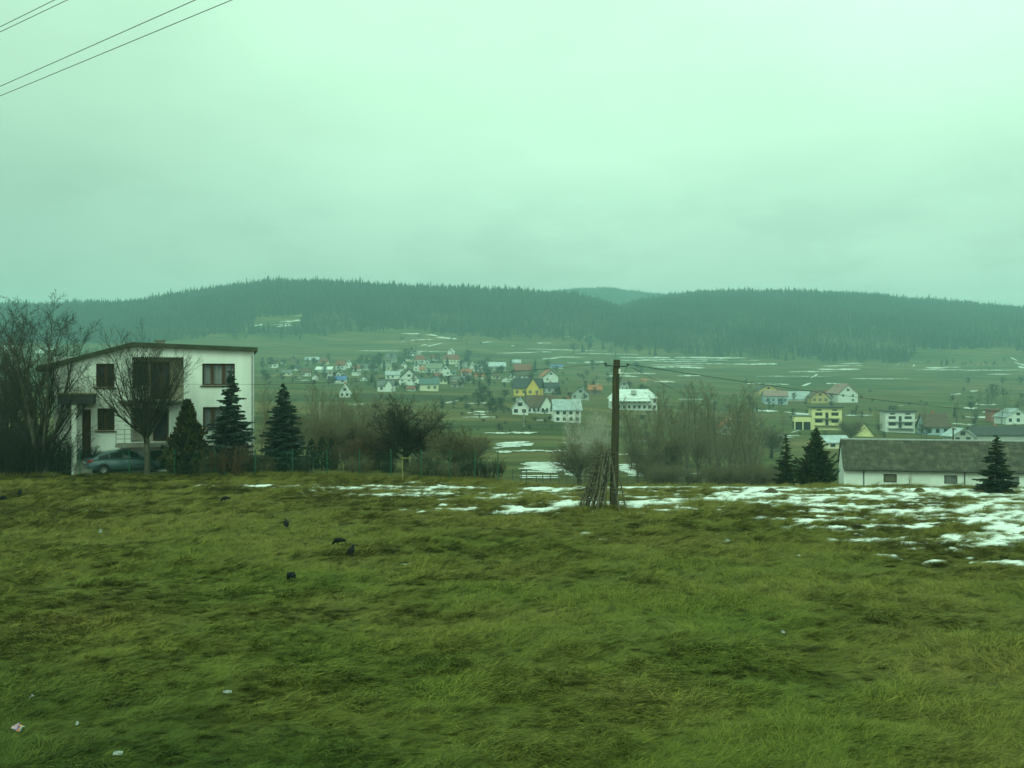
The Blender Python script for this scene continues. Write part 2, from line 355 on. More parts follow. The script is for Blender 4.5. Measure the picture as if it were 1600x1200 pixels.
# ------------------------------------------------------------------ snow mask on the meadow (picture-located drifts, world noise edges)
SN = [(700,801,110,4,.46), (850,797,90,6,.72), (960,787,120,7,.74), (1100,779,110,6,.72), (1180,768,60,5,.55), (1240,784,90,6,.6), (1360,772,160,7,.50), (1500,765,130,7,.62), (1300,800,110,9,.42), (1420,792,130,10,.50),
 (1520,800,100,14,.58), (1450,826,150,8,.52), (1580,820,70,16,.62), (1390,842,120,3.5,.62), (1590,843,50,6,.5), (1190,812,70,5,.40), (1060,798,60,4,.38), (520,760,150,2.6,.62), (650,756,140,2.4,.50), (420,762,50,2,.42), (590,772,80,2.6,.55), (760,776,60,3.,.52), (700,780,30,2,.45), (860,772,70,3,.42),
 (900,756,120,1.8,.50), (1050,754,160,2,.62), (1240,757,80,2,.52), (1420,757,200,2.5,.60), (1372,869,26,3.4,.70), (1462,878,22,2.4,.66), (1578,881,34,4,.72), (1250,867,14,2,.60), (915,832,14,2,.58), (825,808,30,2.5,.42), (1225,867,12,1.6,.55), (1520,880,10,1.6,.5), (940,843,9,2,.5), (520,793,10,1.5,.5), (170,797,22,1.6,.52), (270,790,16,1.4,.5), (1555,906,8,2,.0), (1300,860,0.1,1,.0), (1400,804,260,36,.50), (1560,815,160,44,.66), (1100,784,220,15,.48), (1300,786,240,22,.46), (800,795,130,9,.36), (640,768,170,7,.34)]
def snow_mask(X, Y):
    px, py = proj(X, Y, np.zeros_like(X)); env = np.zeros_like(X)
    for x, y, sx, sy, a in SN:
        env = np.maximum(env, a*np.exp(-((px-x)/sx)**2*.7-((py-y)/sy)**2*.7))
    n = fbm(X*.62+fbm(X*.7, Y*.7, 66, 2)*1.2, Y*1.05, 61, 4, .62)*.55+fbm(X*2.2, Y*2.6, 71, 4, .62)*.45
    return np.minimum(env, .68)*1.5+(n-.5)*2.3-.59-relief(X, Y)*1.5          # > 0 where snow lies

# ------------------------------------------------------------------ the meadow
def grid(name, xs, ys, zf, mats, smooth=True):
    X, Y = np.meshgrid(xs, ys); Z = zf(X, Y); nx = len(xs); ny = len(ys)
    V = np.stack([X, Y, Z], -1).reshape(-1, 3); i = np.arange(nx*ny).reshape(ny, nx)
    Fq = np.stack([i[:-1,:-1], i[:-1,1:], i[1:,1:], i[1:,:-1]], -1).reshape(-1, 4)
    return npmesh(name, V, Fq, mats, smooth=smooth)
def meadow_mat():
    m, nt, b = newmat('meadow'); N = nt.nodes.new; L = nt.links.new
    b.inputs['Roughness'].default_value = .95; b.inputs['Specular IOR Level'].default_value = .1
    ge = N('ShaderNodeNewGeometry')
    def nz(sc, st=(1,1,1), d=4):
        mp = N('ShaderNodeMapping'); mp.inputs['Scale'].default_value = st; L(ge.outputs['Position'], mp.inputs[0])
        n = N('ShaderNodeTexNoise'); n.inputs['Scale'].default_value = sc; n.inputs['Detail'].default_value = d; L(mp.outputs[0], n.inputs['Vector']); return n.outputs['Fac']
    r1 = N('ShaderNodeValToRGB'); L(nz(.55, d=6), r1.inputs[0]); c = r1.color_ramp
    c.elements[0].position = .3; c.elements[0].color = (.062,.076,.016,1); c.elements[1].position = .72; c.elements[1].color = (.105,.090,.026,1)
    e = c.elements.new(.5); e.color = (.084,.084,.020,1)
    r2 = N('ShaderNodeValToRGB'); L(nz(9, (.6,1,1), 4), r2.inputs[0]); r2.color_ramp.elements[0].position = .35; r2.color_ramp.elements[0].color = (.6,.6,.6,1); r2.color_ramp.elements[1].position = .65; r2.color_ramp.elements[1].color = (1.3,1.3,1.3,1)
    mx = N('ShaderNodeMix'); mx.data_type = 'RGBA'; mx.blend_type = 'MULTIPLY'; mx.inputs['Factor'].default_value = 1
    L(r1.outputs[0], mx.inputs['A']); L(r2.outputs[0], mx.inputs['B']); L(mx.outputs['Result'], b.inputs['Base Color'])
    bp = N('ShaderNodeBump'); bp.inputs['Distance'].default_value = .06; bp.inputs['Strength'].default_value = .8; L(nz(14, (.7,1,1), 3), bp.inputs['Height']); L(bp.outputs[0], b.inputs['Normal'])
    return m
M['meadow'] = meadow_mat()
def field_z(X, Y): return ground(X, Y)+relief(X, Y)
tag(grid('meadow', np.arange(-48, 48.1, .16), np.concatenate([np.arange(9, 64, .14)]), field_z, 'meadow'), kind='structure')
tag(grid('ground', np.linspace(-400, 400, 81), np.linspace(-150, 9.5, 17), lambda X, Y: 0*X-.03, 'meadow'), kind='structure')
def grass_mat():
    m, nt, b = newmat('grass_blade'); N = nt.nodes.new; L = nt.links.new
    b.inputs['Roughness'].default_value = .75; b.inputs['Specular IOR Level'].default_value = .08
    ge = N('ShaderNodeNewGeometry')
    def nz(sc, st=(1,1,1), d=3):
        mp = N('ShaderNodeMapping'); mp.inputs['Scale'].default_value = st; L(ge.outputs['Position'], mp.inputs[0])
        n = N('ShaderNodeTexNoise'); n.inputs['Scale'].default_value = sc; n.inputs['Detail'].default_value = d; L(mp.outputs[0], n.inputs['Vector']); return n.outputs['Fac']
    big = N('ShaderNodeValToRGB'); L(nz(.16, d=6), big.inputs[0]); c = big.color_ramp
    c.elements[0].position = .33; c.elements[0].color = (.098,.130,.020,1); c.elements[1].position = .70; c.elements[1].color = (.172,.150,.038,1)
    e = c.elements.new(.5); e.color = (.132,.142,.028,1)
    sm = N('ShaderNodeValToRGB'); L(nz(1.5, (.6,1.2,1), 4), sm.inputs[0]); c = sm.color_ramp
    c.elements[0].position = .32; c.elements[0].color = (.86,.87,.84,1); c.elements[1].position = .68; c.elements[1].color = (1.15,1.12,1.12,1)
    isl = N('ShaderNodeValToRGB'); L(ge.outputs['Random Per Island'], isl.inputs[0]); c = isl.color_ramp
    c.elements[0].color = (.35,.40,.35,1); c.elements[1].color = (2.0,1.75,1.9,1); e = c.elements.new(.5); e.color = (.95,1,.9,1)
    def mul(a, b2):
        mx = N('ShaderNodeMix'); mx.data_type = 'RGBA'; mx.blend_type = 'MULTIPLY'; mx.inputs['Factor'].default_value = 1; L(a, mx.inputs['A']); L(b2, mx.inputs['B']); return mx.outputs['Result']
    # drier, browner sward towards the far side of the meadow
    sx = N('ShaderNodeSeparateXYZ'); L(ge.outputs['Position'], sx.inputs[0])
    ad = N('ShaderNodeMath'); ad.operation = 'MULTIPLY_ADD'; ad.inputs[1].default_value = 26; L(nz(.12, d=4), ad.inputs[0]); L(sx.outputs['Y'], ad.inputs[2])
    mr = N('ShaderNodeMapRange'); mr.inputs['From Min'].default_value = 36; mr.inputs['From Max'].default_value = 58; L(ad.outputs[0], mr.inputs['Value'])
    dry = N('ShaderNodeMix'); dry.data_type = 'RGBA'; dry.inputs['B'].default_value = (.148,.130,.029,1); L(big.outputs[0], dry.inputs['A'])
    m7 = N('ShaderNodeMath'); m7.operation = 'MULTIPLY'; m7.inputs[1].default_value = .8; L(mr.outputs[0], m7.inputs[0]); L(m7.outputs[0], dry.inputs['Factor'])
    # vignette painted into the grass colour: darker, greener towards the near left
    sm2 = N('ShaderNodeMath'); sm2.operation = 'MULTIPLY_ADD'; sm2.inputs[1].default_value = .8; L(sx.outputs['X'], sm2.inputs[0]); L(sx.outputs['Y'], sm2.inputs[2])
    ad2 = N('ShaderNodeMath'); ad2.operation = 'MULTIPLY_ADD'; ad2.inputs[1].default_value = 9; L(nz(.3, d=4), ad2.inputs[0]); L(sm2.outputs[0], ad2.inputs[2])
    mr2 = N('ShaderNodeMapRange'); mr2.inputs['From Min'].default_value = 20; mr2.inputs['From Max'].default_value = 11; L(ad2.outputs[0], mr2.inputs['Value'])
    vignette = N('ShaderNodeMix'); vignette.data_type = 'RGBA'; vignette.inputs['B'].default_value = (.036,.074,.013,1); L(mr2.outputs[0], vignette.inputs['Factor']); L(dry.outputs['Result'], vignette.inputs['A'])
    L(mul(mul(vignette.outputs['Result'], sm.outputs[0]), isl.outputs[0]), b.inputs['Base Color'])
    return m
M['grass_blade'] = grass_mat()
def tuft(seed, n, rad, ln, rise, wid, spread, up=False):
    r = np.random.default_rng(seed); V = []; Q = []; K = 4
    for i in range(n):
        a = r.normal(0, spread); bx, by = r.uniform(-rad, rad, 2); l = ln*r.uniform(.5, 1.2); hh = rise*r.uniform(.3, 1.25); wd = wid*r.uniform(.6, 1.3)
        da = r.normal(0, .5); o = len(V); z0 = r.uniform(-.02, .02)
        x, y = bx, by
        for k in range(K+1):
            t = k/K; ang = a+da*t
            if k: x += math.cos(ang)*l/K; y += math.sin(ang)*l/K
            z = z0+(hh*math.sin(min(1, t*1.25)*math.pi*.62) if not up else hh*(t-.25*t*t))
            ww = wd*(1-.8*t)*.5; nx, ny = -math.sin(ang), math.cos(ang); tw = r.uniform(-.6, .6)
            V += [(x+nx*ww, y+ny*ww, z+tw*ww), (x-nx*ww, y-ny*ww, z-tw*ww)]
        for k in range(K): Q.append((o+2*k, o+2*k+1, o+2*k+3, o+2*k+2))
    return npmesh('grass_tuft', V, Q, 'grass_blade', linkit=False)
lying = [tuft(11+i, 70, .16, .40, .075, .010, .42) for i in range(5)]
pts = []; rot = []; scl = []; idx = []
for y0, y1, sp_, s0 in ((10.5, 17, .105, .62), (17, 26, .14, .72), (26, 40, .20, .85), (40, 61, .27, .95)):
    nx = int(2*(y1*.56+3)/sp_); ny = int((y1-y0)/sp_)
    X, Y = np.meshgrid(np.linspace(-(y1*.56+3), y1*.56+3, nx), np.linspace(y0, y1, ny))
    X = X.ravel()+RNG.uniform(-.5, .5, nx*ny)*sp_; Y = Y.ravel()+RNG.uniform(-.5, .5, nx*ny)*sp_
    k = (np.abs(X) < Y*.56+2.5) & ((snow_mask(X, Y) < .06) | (RNG.random(len(X)) < .13)) & (np.abs(X) < 47)
    X = X[k]; Y = Y[k]; n = len(X)
    flow = (fbm(X*.22, Y*.30, 41, 3)-.5)*4.5+(fbm(X*.9, Y*1.1, 47, 2)-.5)*2.6
    den = fbm(X*.8, Y*1.0, 51, 3)
    s = s0*(.75+.65*den)*RNG.uniform(.8, 1.25, n); lift = (.35+1.9*np.clip(den-.30, 0, 1)*1.6)
    e = 1
    rx = RNG.normal(0, .16, n); ry = RNG.normal(0, .16, n)
    pts.append(np.stack([X, Y, field_z(X, Y)], -1)); rot.append(np.stack([rx, ry, flow+RNG.normal(0, .55, n)], -1))
    scl.append(np.stack([s, s, s*lift], -1)); idx.append(RNG.integers(0, 5, n))
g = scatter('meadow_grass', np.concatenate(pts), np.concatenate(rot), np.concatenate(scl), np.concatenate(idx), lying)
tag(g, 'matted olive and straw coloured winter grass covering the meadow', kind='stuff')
# taller dead grass along the fence and the far rim of the meadow
tall = [tuft(31+i, 60, .20, .22, .42, .010, 1.5, up=True) for i in range(4)]
P = []
for i in range(2600):
    x = random.uniform(-40, -.5); yy = random.choice([60.4, 60.9, 61.3])+random.gauss(0, .3); P.append((x, yy, random.uniform(.5, 1.0)*(.16 if -27 < x < -18 else 1)))
for i in range(700): P.append((random.uniform(-2, 34), random.uniform(57, 61), random.uniform(.2, .4)))
for i in range(160):
    a = random.uniform(0, 6.3); r_ = abs(random.gauss(0, .75)); P.append((3.9+r_*math.cos(a)*1.5, 44.4+r_*math.sin(a), random.uniform(.6, 1.1)))
for i in range(2200):
    Yv = 12+43*random.random()**.7; x = random.uniform(-.58, .58)*Yv; P.append((x, Yv, random.uniform(.14, .38)))
P = np.array(P); k = snow_mask(P[:, 0], P[:, 1]) < .05; P = P[k]
g = scatter('dead_grass', np.stack([P[:, 0], P[:, 1], field_z(P[:, 0], P[:, 1])-.02], -1), np.stack([RNG.normal(0,.2,len(P)), RNG.normal(0,.2,len(P)), RNG.uniform(0, 6.3, len(P))], -1), np.stack([P[:, 2]]*3, -1), RNG.integers(0, 4, len(P)), tall)
tag(g, 'tall dead grass along the green fence and the rim of the meadow', kind='stuff')

# ------------------------------------------------------------------ land beyond
def land_mat():
    m, nt, b = newmat('land'); N = nt.nodes.new; L = nt.links.new
    b.inputs['Roughness'].default_value = 1; b.inputs['Specular IOR Level'].default_value = .05
    ge = N('ShaderNodeNewGeometry')
    def nz(sc, st, d=4):
        mp = N('ShaderNodeMapping'); mp.inputs['Scale'].default_value = st; L(ge.outputs['Position'], mp.inputs[0])
        n = N('ShaderNodeTexNoise'); n.inputs['Scale'].default_value = sc; n.inputs['Detail'].default_value = d; L(mp.outputs[0], n.inputs['Vector']); return n.outputs['Fac']
    r1 = N('ShaderNodeValToRGB'); L(nz(.02, (.35,1,.2), 7), r1.inputs[0]); c = r1.color_ramp
    c.elements[0].position = .34; c.elements[0].color = (.050,.055,.022,1); c.elements[1].position = .66; c.elements[1].color = (.150,.115,.048,1)
    e = c.elements.new(.45); e.color = (.082,.090,.030,1); e = c.elements.new(.56); e.color = (.118,.100,.040,1)
    r2 = N('ShaderNodeValToRGB'); L(nz(.10, (.25,1,.2), 8), r2.inputs[0]); c = r2.color_ramp
    c.elements[0].position = .38; c.elements[0].color = (.62,.66,.62,1); c.elements[1].position = .62; c.elements[1].color = (1.25,1.22,1.2,1)
    mx = N('ShaderNodeMix'); mx.data_type = 'RGBA'; mx.blend_type = 'MULTIPLY'; mx.inputs['Factor'].default_value = 1
    L(r1.outputs[0], mx.inputs['A']); L(r2.outputs[0], mx.inputs['B']); L(mx.outputs['Result'], b.inputs['Base Color'])
    return m
M['land'] = land_mat()
us = np.linspace(-1.15, 1.15, 620); Yr = np.concatenate([np.arange(59, 130, .7), np.exp(np.linspace(math.log(130), math.log(3040), 320))])
U, YY = np.meshgrid(us, Yr); XX = U*YY; ZZ = ground(XX, YY); ZZ = np.where(YY < 64, ZZ-.45*sstep(64.2, 62.5, YY), ZZ)
i = np.arange(U.size).reshape(U.shape); Fq = np.stack([i[:-1,:-1], i[:-1,1:], i[1:,1:], i[1:,:-1]], -1).reshape(-1, 4)
tag(npmesh('hills', np.stack([XX, YY, ZZ], -1).reshape(-1, 3), Fq, 'land', smooth=True), kind='structure')

# ------------------------------------------------------------------ snow
def snow_mat():
    m, nt, b = newmat('snow'); N = nt.nodes.new; L = nt.links.new
    b.inputs['Roughness'].default_value = .85; b.inputs['Base Color'].default_value = (.84,.85,.86,1); b.inputs['Specular IOR Level'].default_value = .2
    ge = N('ShaderNodeNewGeometry'); n = N('ShaderNodeTexNoise'); n.inputs['Scale'].default_value = 3; n.inputs['Detail'].default_value = 5; L(ge.outputs['Position'], n.inputs['Vector'])
    r = N('ShaderNodeValToRGB'); L(n.outputs['Fac'], r.inputs[0]); r.color_ramp.elements[0].position = .35; r.color_ramp.elements[0].color = (.68,.68,.66,1); r.color_ramp.elements[1].position = .55; r.color_ramp.elements[1].color = (.86,.87,.88,1)
    L(r.outputs[0], b.inputs['Base Color'])
    bp = N('ShaderNodeBump'); bp.inputs['Distance'].default_value = .05; L(n.outputs['Fac'], bp.inputs['Height']); L(bp.outputs[0], b.inputs['Normal'])
    return m
M['snow'] = snow_mat()
xs = np.arange(-27, 33, .085); ys_ = np.arange(28.5, 61.5, .13); X, Y = np.meshgrid(xs, ys_); mk = snow_mask(X, Y)
Z = field_z(X, Y)+np.clip(mk*.22, -.12, .045); keep = mk > -.3
i = np.arange(X.size).reshape(X.shape); kq = keep[:-1,:-1] & keep[:-1,1:] & keep[1:,1:] & keep[1:,:-1] & (np.abs(X[:-1,:-1]) < Y[:-1,:-1]*.6+1)
Fq = np.stack([i[:-1,:-1], i[:-1,1:], i[1:,1:], i[1:,:-1]], -1)[kq]
used = np.unique(Fq); remap = -np.ones(X.size, int); remap[used] = np.arange(len(used))
tag(npmesh('meadow_snow', np.stack([X, Y, Z], -1).reshape(-1, 3)[used], remap[Fq], 'snow', smooth=True), 'thin patches of melting snow lying in the meadow grass', kind='stuff')
# streaks of snow on the valley floor and the far fields: x0, x1, y, thickness (pixels), slope
ST = [(726,778,645,4,-.05),(722,775,652,2,0),(693,718,631,3,-.2),(726,760,632,2.5,-.06),(756,840,677,3,-.01),(770,835,697,8,-.05),(758,800,706,4,0),(806,890,731,16,0),(812,880,746,6,0),(880,912,738,12,0),(964,998,733,14,0),(972,1030,743,6,0),(966,1012,711,3,0),(985,1010,690,2,0),(1010,1080,748,4,0),(1100,1200,746,5,0),(1010,1190,741,1.6,0),(800,960,705,2.5,0),(880,930,692,2,0),(1170,1215,742,4,0),
 (968,1168,558.5,2.2,.004),(955,1040,563,1.2,0),(1020,1105,565,1.2,0),(1000,1190,561.5,1.4,.01),(1050,1205,568,1.2,.01),(1020,1102,573,2,.02),(1010,1100,570,1,.02),(952,1025,583,1.6,.01),(948,998,587,1.6,.03),(1058,1096,587,1.8,.01),(1022,1056,596,2,.02),(1155,1216,569,1.8,0),(1233,1306,581,1.6,0),(1270,1345,577,1.8,0),(1285,1350,572,1.3,-.01),(1310,1350,568,1.4,0),(1166,1190,599.5,1.6,0),(1194,1234,600.5,1.3,0),(1290,1316,599.5,1.6,0),(1252,1268,603,2.4,-.3),(1262,1282,593,4,-.5),(1396,1406,574,3.5,-.6),(1426,1430,572,3,-.6),(1445,1500,575,2.4,-.02),(1430,1505,578,1.2,0),(1500,1600,578.5,1.3,0),(1540,1580,585,1.3,0),(1578,1602,558,4,.5),(1584,1602,566,3,.3),(1590,1602,573,3,.2),(1484,1502,616,2.2,0),(1515,1530,611,1.4,0),(1505,1530,638,2,0),(1487,1526,662,3,.05),(1522,1558,632,2,.02),(1508,1548,652,3,0),(1534,1556,644,2,0),(1320,1364,649,1.6,0),(1408,1442,657,2,.01),(1404,1412,634,1.6,0),(1320,1340,626,1.6,0),(1178,1216,641,3,.05),(1225,1245,644,2,.1),(1240,1268,646,2.5,.06),(1205,1250,680,2,.03),(1236,1250,676,2,-.25),(1100,1150,747,4,0),(1180,1240,683,1.6,.02),
 (424,468,510,6,-.12),(436,470,503,3,-.08),(460,472,493,1.8,0),(430,446,517,2.2,-.06),(395,412,509,1.8,-.1),(627,656,521.5,1.6,-.01),(664,684,523,1.8,.06),(681,714,527,2.6,.08),(626,634,535,2,-.3),(640,676,532,1.5,-.05),(656,668,540,1.6,-.1),(667,692,541,1.7,-.2),(752,770,534.5,1.7,.03),(876,915,526,2,0),(838,862,536,1.2,0),(798,804,540,1.5,0),(846,862,550,2,.02),(776,845,552,1.0,-.03),(846,875,561,1.7,-.07),(862,915,558,1.0,0),(912,944,566,2,-.02),(886,902,567,1.2,0),(982,1004,523,1.6,0),(500,512,581,1.6,-.08),(458,472,591,1.6,-.05),(470,484,595,1.4,-.1),(545,570,632,1.4,0),(740,760,648,1.5,0),(860,872,657,2,0),(838,850,657,1.6,0),(1060,1100,624,1.3,0),(1136,1176,655,1.2,0),(1180,1300,588,.9,0),(1330,1420,592,.8,0),(820,950,545,.9,.03),(560,700,548,.9,.01),(900,1000,552,1.0,.02)]
def ribbons():
    V = []; Q = []
    strips = []
    for (x0, x1, y, th, slope) in ST:
        if th < 4: strips.append((x0, x1, y, th, slope)); continue
        n_ = int(th/(2.4 if th < 8 else 1.2)); rr = random.Random(int(x0+y))
        for k in range(n_):
            w_ = (x1-x0)*rr.uniform(.45, .95); xs_ = rr.uniform(x0, x1-w_); yy = y-th/2+th*(k+.5)/n_
            strips.append((xs_, xs_+w_, yy+slope*(xs_-x0), rr.uniform(1.4, 3.4), slope))
    for n_, (x0, x1, y, th, slope) in enumerate(strips):
        nseg = max(4, int((x1-x0)/2.2))
        prev = None
        for k in range(nseg+1):
            t = k/nseg; x = x0+(x1-x0)*t; yc = y+slope*(x-x0)+(vnoise(x*.11, n_*7.7, 3)-.5)*th*.5
            e = max(0, min(1, 5*t, 5*(1-t)))**.5
            nn = vnoise(x*.12, n_*3.1, 9)*.7+vnoise(x*.45, n_*5.3, 10)*.5
            hh = th*.38*e*max(0, float(nn)*1.75-.22)+.03
            a = hit(x, yc+hh); b_ = hit(x, yc-hh)
            if (b_-a).length > 60: prev = None; continue
            rows_ = []
            for j in range(4):
                p = a.lerp(b_, j/3); z = float(ground(np.array([p.x]), np.array([p.y]))[0]); rows_.append((p.x, p.y, max(z, p.z)+.10+.06*(j in (1, 2))))
            o = len(V); V += rows_
            if prev is not None:
                for j in range(3): Q.append((prev+j, o+j, o+j+1, prev+j+1))
            prev = o
    return V, Q
V, Q = ribbons()
M['old_snow'] = mat('old_snow', (.70,.71,.70), (.46,.47,.44), scale=.25, coord='World')
tag(npmesh('field_snow', V, Q, 'old_snow', smooth=True), 'streaks of old snow on the far fields and the valley floor', kind='stuff')
# ------------------------------------------------------------------ trees
class Segs:
    def __init__(s): s.a = []; s.b = []; s.ra = []; s.rb = []; s.lv = []
    def add(s, a, b, ra, rb, lv): s.a.append(a); s.b.append(b); s.ra.append(ra); s.rb.append(rb); s.lv.append(lv)
    def mesh(s, name, lo, hi, n, matname, parent):
        lv = np.array(s.lv); k = (lv >= lo) & (lv <= hi)
        if not k.any(): return None
        A = np.array(s.a)[k]; B = np.array(s.b)[k]; ra = np.array(s.ra)[k]; rb = np.array(s.rb)[k]
        D = B-A; D /= np.maximum(np.linalg.norm(D, axis=1, keepdims=True), 1e-9)
        ref = np.where(np.abs(D[:, 2:3]) > .9, np.array([[1., 0, 0]]), np.array([[0, 0, 1.]]))
        U = np.cross(D, ref); U /= np.linalg.norm(U, axis=1, keepdims=True); W = np.cross(D, U)
        th = np.arange(n)*2*math.pi/n; c = np.cos(th)[None, :, None]; s_ = np.sin(th)[None, :, None]
        rng = U[:, None]*c+W[:, None]*s_
        V = np.concatenate([A[:, None]+rng*ra[:, None, None], B[:, None]+rng*rb[:, None, None]], 1)
        o = (np.arange(len(A))*2*n)[:, None]; j = np.arange(n); j2 = (j+1) % n
        Fq = np.stack([o+j, o+j2, o+n+j2, o+n+j], -1).reshape(-1, 4)
        return npmesh(name, V.reshape(-1, 3), Fq, matname, parent, smooth=n > 4)
def rot_off(r, d, ang, az=None):
    a = Vector(d).orthogonal().normalized(); b = Vector(d).cross(a).normalized()
    az = r.uniform(0, 2*math.pi) if az is None else az
    v = Vector(d)*math.cos(ang)+(a*math.cos(az)+b*math.sin(az))*math.sin(ang); return v.normalized()
def limb(S, r, p, d, ln, rad, lv, P, rend=.35):
    a0 = r.uniform(0, 6.28)
    """P: list per level of dict(n children, ang, len, up, wob, seg, start)"""
    q = P[min(lv, len(P)-1)]; seg = q['seg']; p = Vector(p); d = Vector(d).normalized(); pts = [(p.copy(), rad, d.copy())]
    for k in range(seg):
        d = (d+Vector((r.gauss(0, q['wob']), r.gauss(0, q['wob']), r.gauss(0, q['wob'])+q['up']))).normalized()
        p2 = p+d*ln/seg; r0 = rad*(1-(1-rend)*k/seg); r1 = rad*(1-(1-rend)*(k+1)/seg)
        S.add(tuple(p), tuple(p2), r0, r1, lv); p = p2; pts.append((p.copy(), r1, d.copy()))
    if lv+1 < len(P):
        c = P[lv+1]; nn = c['n'] if isinstance(c['n'], int) else r.randint(*c['n'])
        for i in range(nn):
            t = c['start']+(1-c['start'])*((i+r.random())/nn); f = t*seg; k = min(int(f), seg-1); f -= k
            pp = pts[k][0].lerp(pts[k+1][0], f); rr = pts[k][1]*(1-f)+pts[k+1][1]*f; dd = pts[k+1][2]
            l2 = c['len']*ln*(c.get('tip', .45)+(1-c.get('tip', .45))*(1-t))*r.uniform(.7, 1.2)
            limb(S, r, pp, rot_off(r, dd, c['ang']*r.uniform(.65, 1.3), a0+i*2.4+r.uniform(-.5, .5)), l2, max(rr*c.get('rr', .55), P[0]['rmin']), lv+1, P)
    return pts
def bare_tree(name, kind, H, seed, mt='twig', mb='bark'):
    r = random.Random(seed); S = Segs(); root = empty(name)
    if kind == 'vase':
        P = [dict(seg=4, wob=.02, up=.1, rmin=.008), dict(n=0, ang=.3, len=1, start=.8, seg=6, wob=.05, up=.08, tip=1), dict(n=10, ang=.42, len=.5, start=.22, seg=4, wob=.07, up=.08, tip=.7, rr=.5), dict(n=7, ang=.5, len=.5, start=.15, seg=3, wob=.09, up=.06, tip=.7), dict(n=5, ang=.5, len=.5, start=.2, seg=2, wob=.1, up=.05)]
        top = limb(S, r, (0,0,-.2), (0,0,1), .30*H, .022*H, 0, P[:1], .8)[-1]
        for i in range(15):
            ang = .10+.78*((i % 5)/4)**.8; l = H*r.uniform(.50, .70)*(1-.25*ang)
            limb(S, r, top[0]-Vector((0,0,r.uniform(0,.05*H))), rot_off(r, Vector((0,0,1)), ang, i*2.4+r.uniform(-.3,.3)), l, .009*H*r.uniform(.7,1.1), 1, P, .3)
    elif kind == 'multi':
        P = [dict(seg=7, wob=.05, up=.07, rmin=.008), dict(n=10, ang=.52, len=.58, start=.14, seg=5, wob=.09, up=.05, tip=.45, rr=.55), dict(n=8, ang=.62, len=.52, start=.12, seg=4, wob=.11, up=.03, tip=.5), dict(n=7, ang=.62, len=.5, start=.12, seg=3, wob=.12, up=.02, tip=.6), dict(n=4, ang=.6, len=.5, start=.2, seg=2, wob=.1, up=.03)]
        for i in range(6):
            limb(S, r, (r.uniform(-.4,.4), r.uniform(-.3,.3), -.2), rot_off(r, Vector((0,0,1)), r.uniform(.10,.42), i*1.05+r.uniform(-.3,.3)), H*r.uniform(.72,1.0), .015*H*r.uniform(.7,1.05), 0, P, .12)
    elif kind == 'spread':
        P = [dict(seg=3, wob=.06, up=.05, rmin=.008), dict(n=14, ang=.95, len=1.75, start=.45, seg=6, wob=.16, up=.10, tip=.85, rr=.55), dict(n=12, ang=.85, len=.52, start=.12, seg=4, wob=.16, up=.04, tip=.6), dict(n=11, ang=.85, len=.5, start=.1, seg=3, wob=.16, up=.03, tip=.6), dict(n=6, ang=.7, len=.5, start=.1, seg=2, wob=.12, up=.05)]
        limb(S, r, (0,0,-.2), (.05,0,1), .34*H, .035*H, 0, P, .75)
    elif kind == 'tall':
        P = [dict(seg=9, wob=.05, up=.08, rmin=.010), dict(n=28, ang=.7, len=.34, start=.12, seg=5, wob=.10, up=.09, tip=.30, rr=.45), dict(n=8, ang=.6, len=.5, start=.12, seg=3, wob=.12, up=.05, tip=.5), dict(n=8, ang=.6, len=.55, start=.1, seg=2, wob=.1, up=.02)]
        limb(S, r, (0,0,-.3), (0,0,1), H, .0085*H, 0, P, .10)
    elif kind == 'sapling':
        P = [dict(seg=5, wob=.05, up=.1, rmin=.006), dict(n=5, ang=.4, len=.5, start=.2, seg=4, wob=.08, up=.08, tip=.6, rr=.6), dict(n=4, ang=.5, len=.5, start=.2, seg=2, wob=.1, up=.05)]
        for i in range(4): limb(S, r, (r.uniform(-.1,.1), 0, -.1), rot_off(r, Vector((0,0,1)), r.uniform(.05, .35), i*1.6), H*r.uniform(.7, 1), .012*H, 0, P, .3)
    elif kind == 'brush':
        P = [dict(seg=5, wob=.06, up=.04, rmin=.008), dict(n=8, ang=.45, len=.5, start=.2, seg=3, wob=.1, up=.06, tip=.5, rr=.6), dict(n=5, ang=.5, len=.5, start=.2, seg=2, wob=.1, up=.05)]
        for i in range(60):
            a = r.uniform(0, 6.28); q = r.random()**.6*.42*H
            limb(S, r, (q*math.cos(a), q*math.sin(a)*.7, -.1), rot_off(r, Vector((0,0,1)), r.uniform(.05,.5), a), H*r.uniform(.55,1.0)*(1-.35*q/(.42*H)), .008*H, 0, P, .3)
    if kind == 'brush':
        S.mesh('stems', 0, 0, 4, mb, root); S.mesh('twigs', 1, 9, 3, mt, root)
    else:
        S.mesh('trunk', 0, 0, 8, mb, root); S.mesh('crown', 1, 9, 3, mt, root)
    return root, H
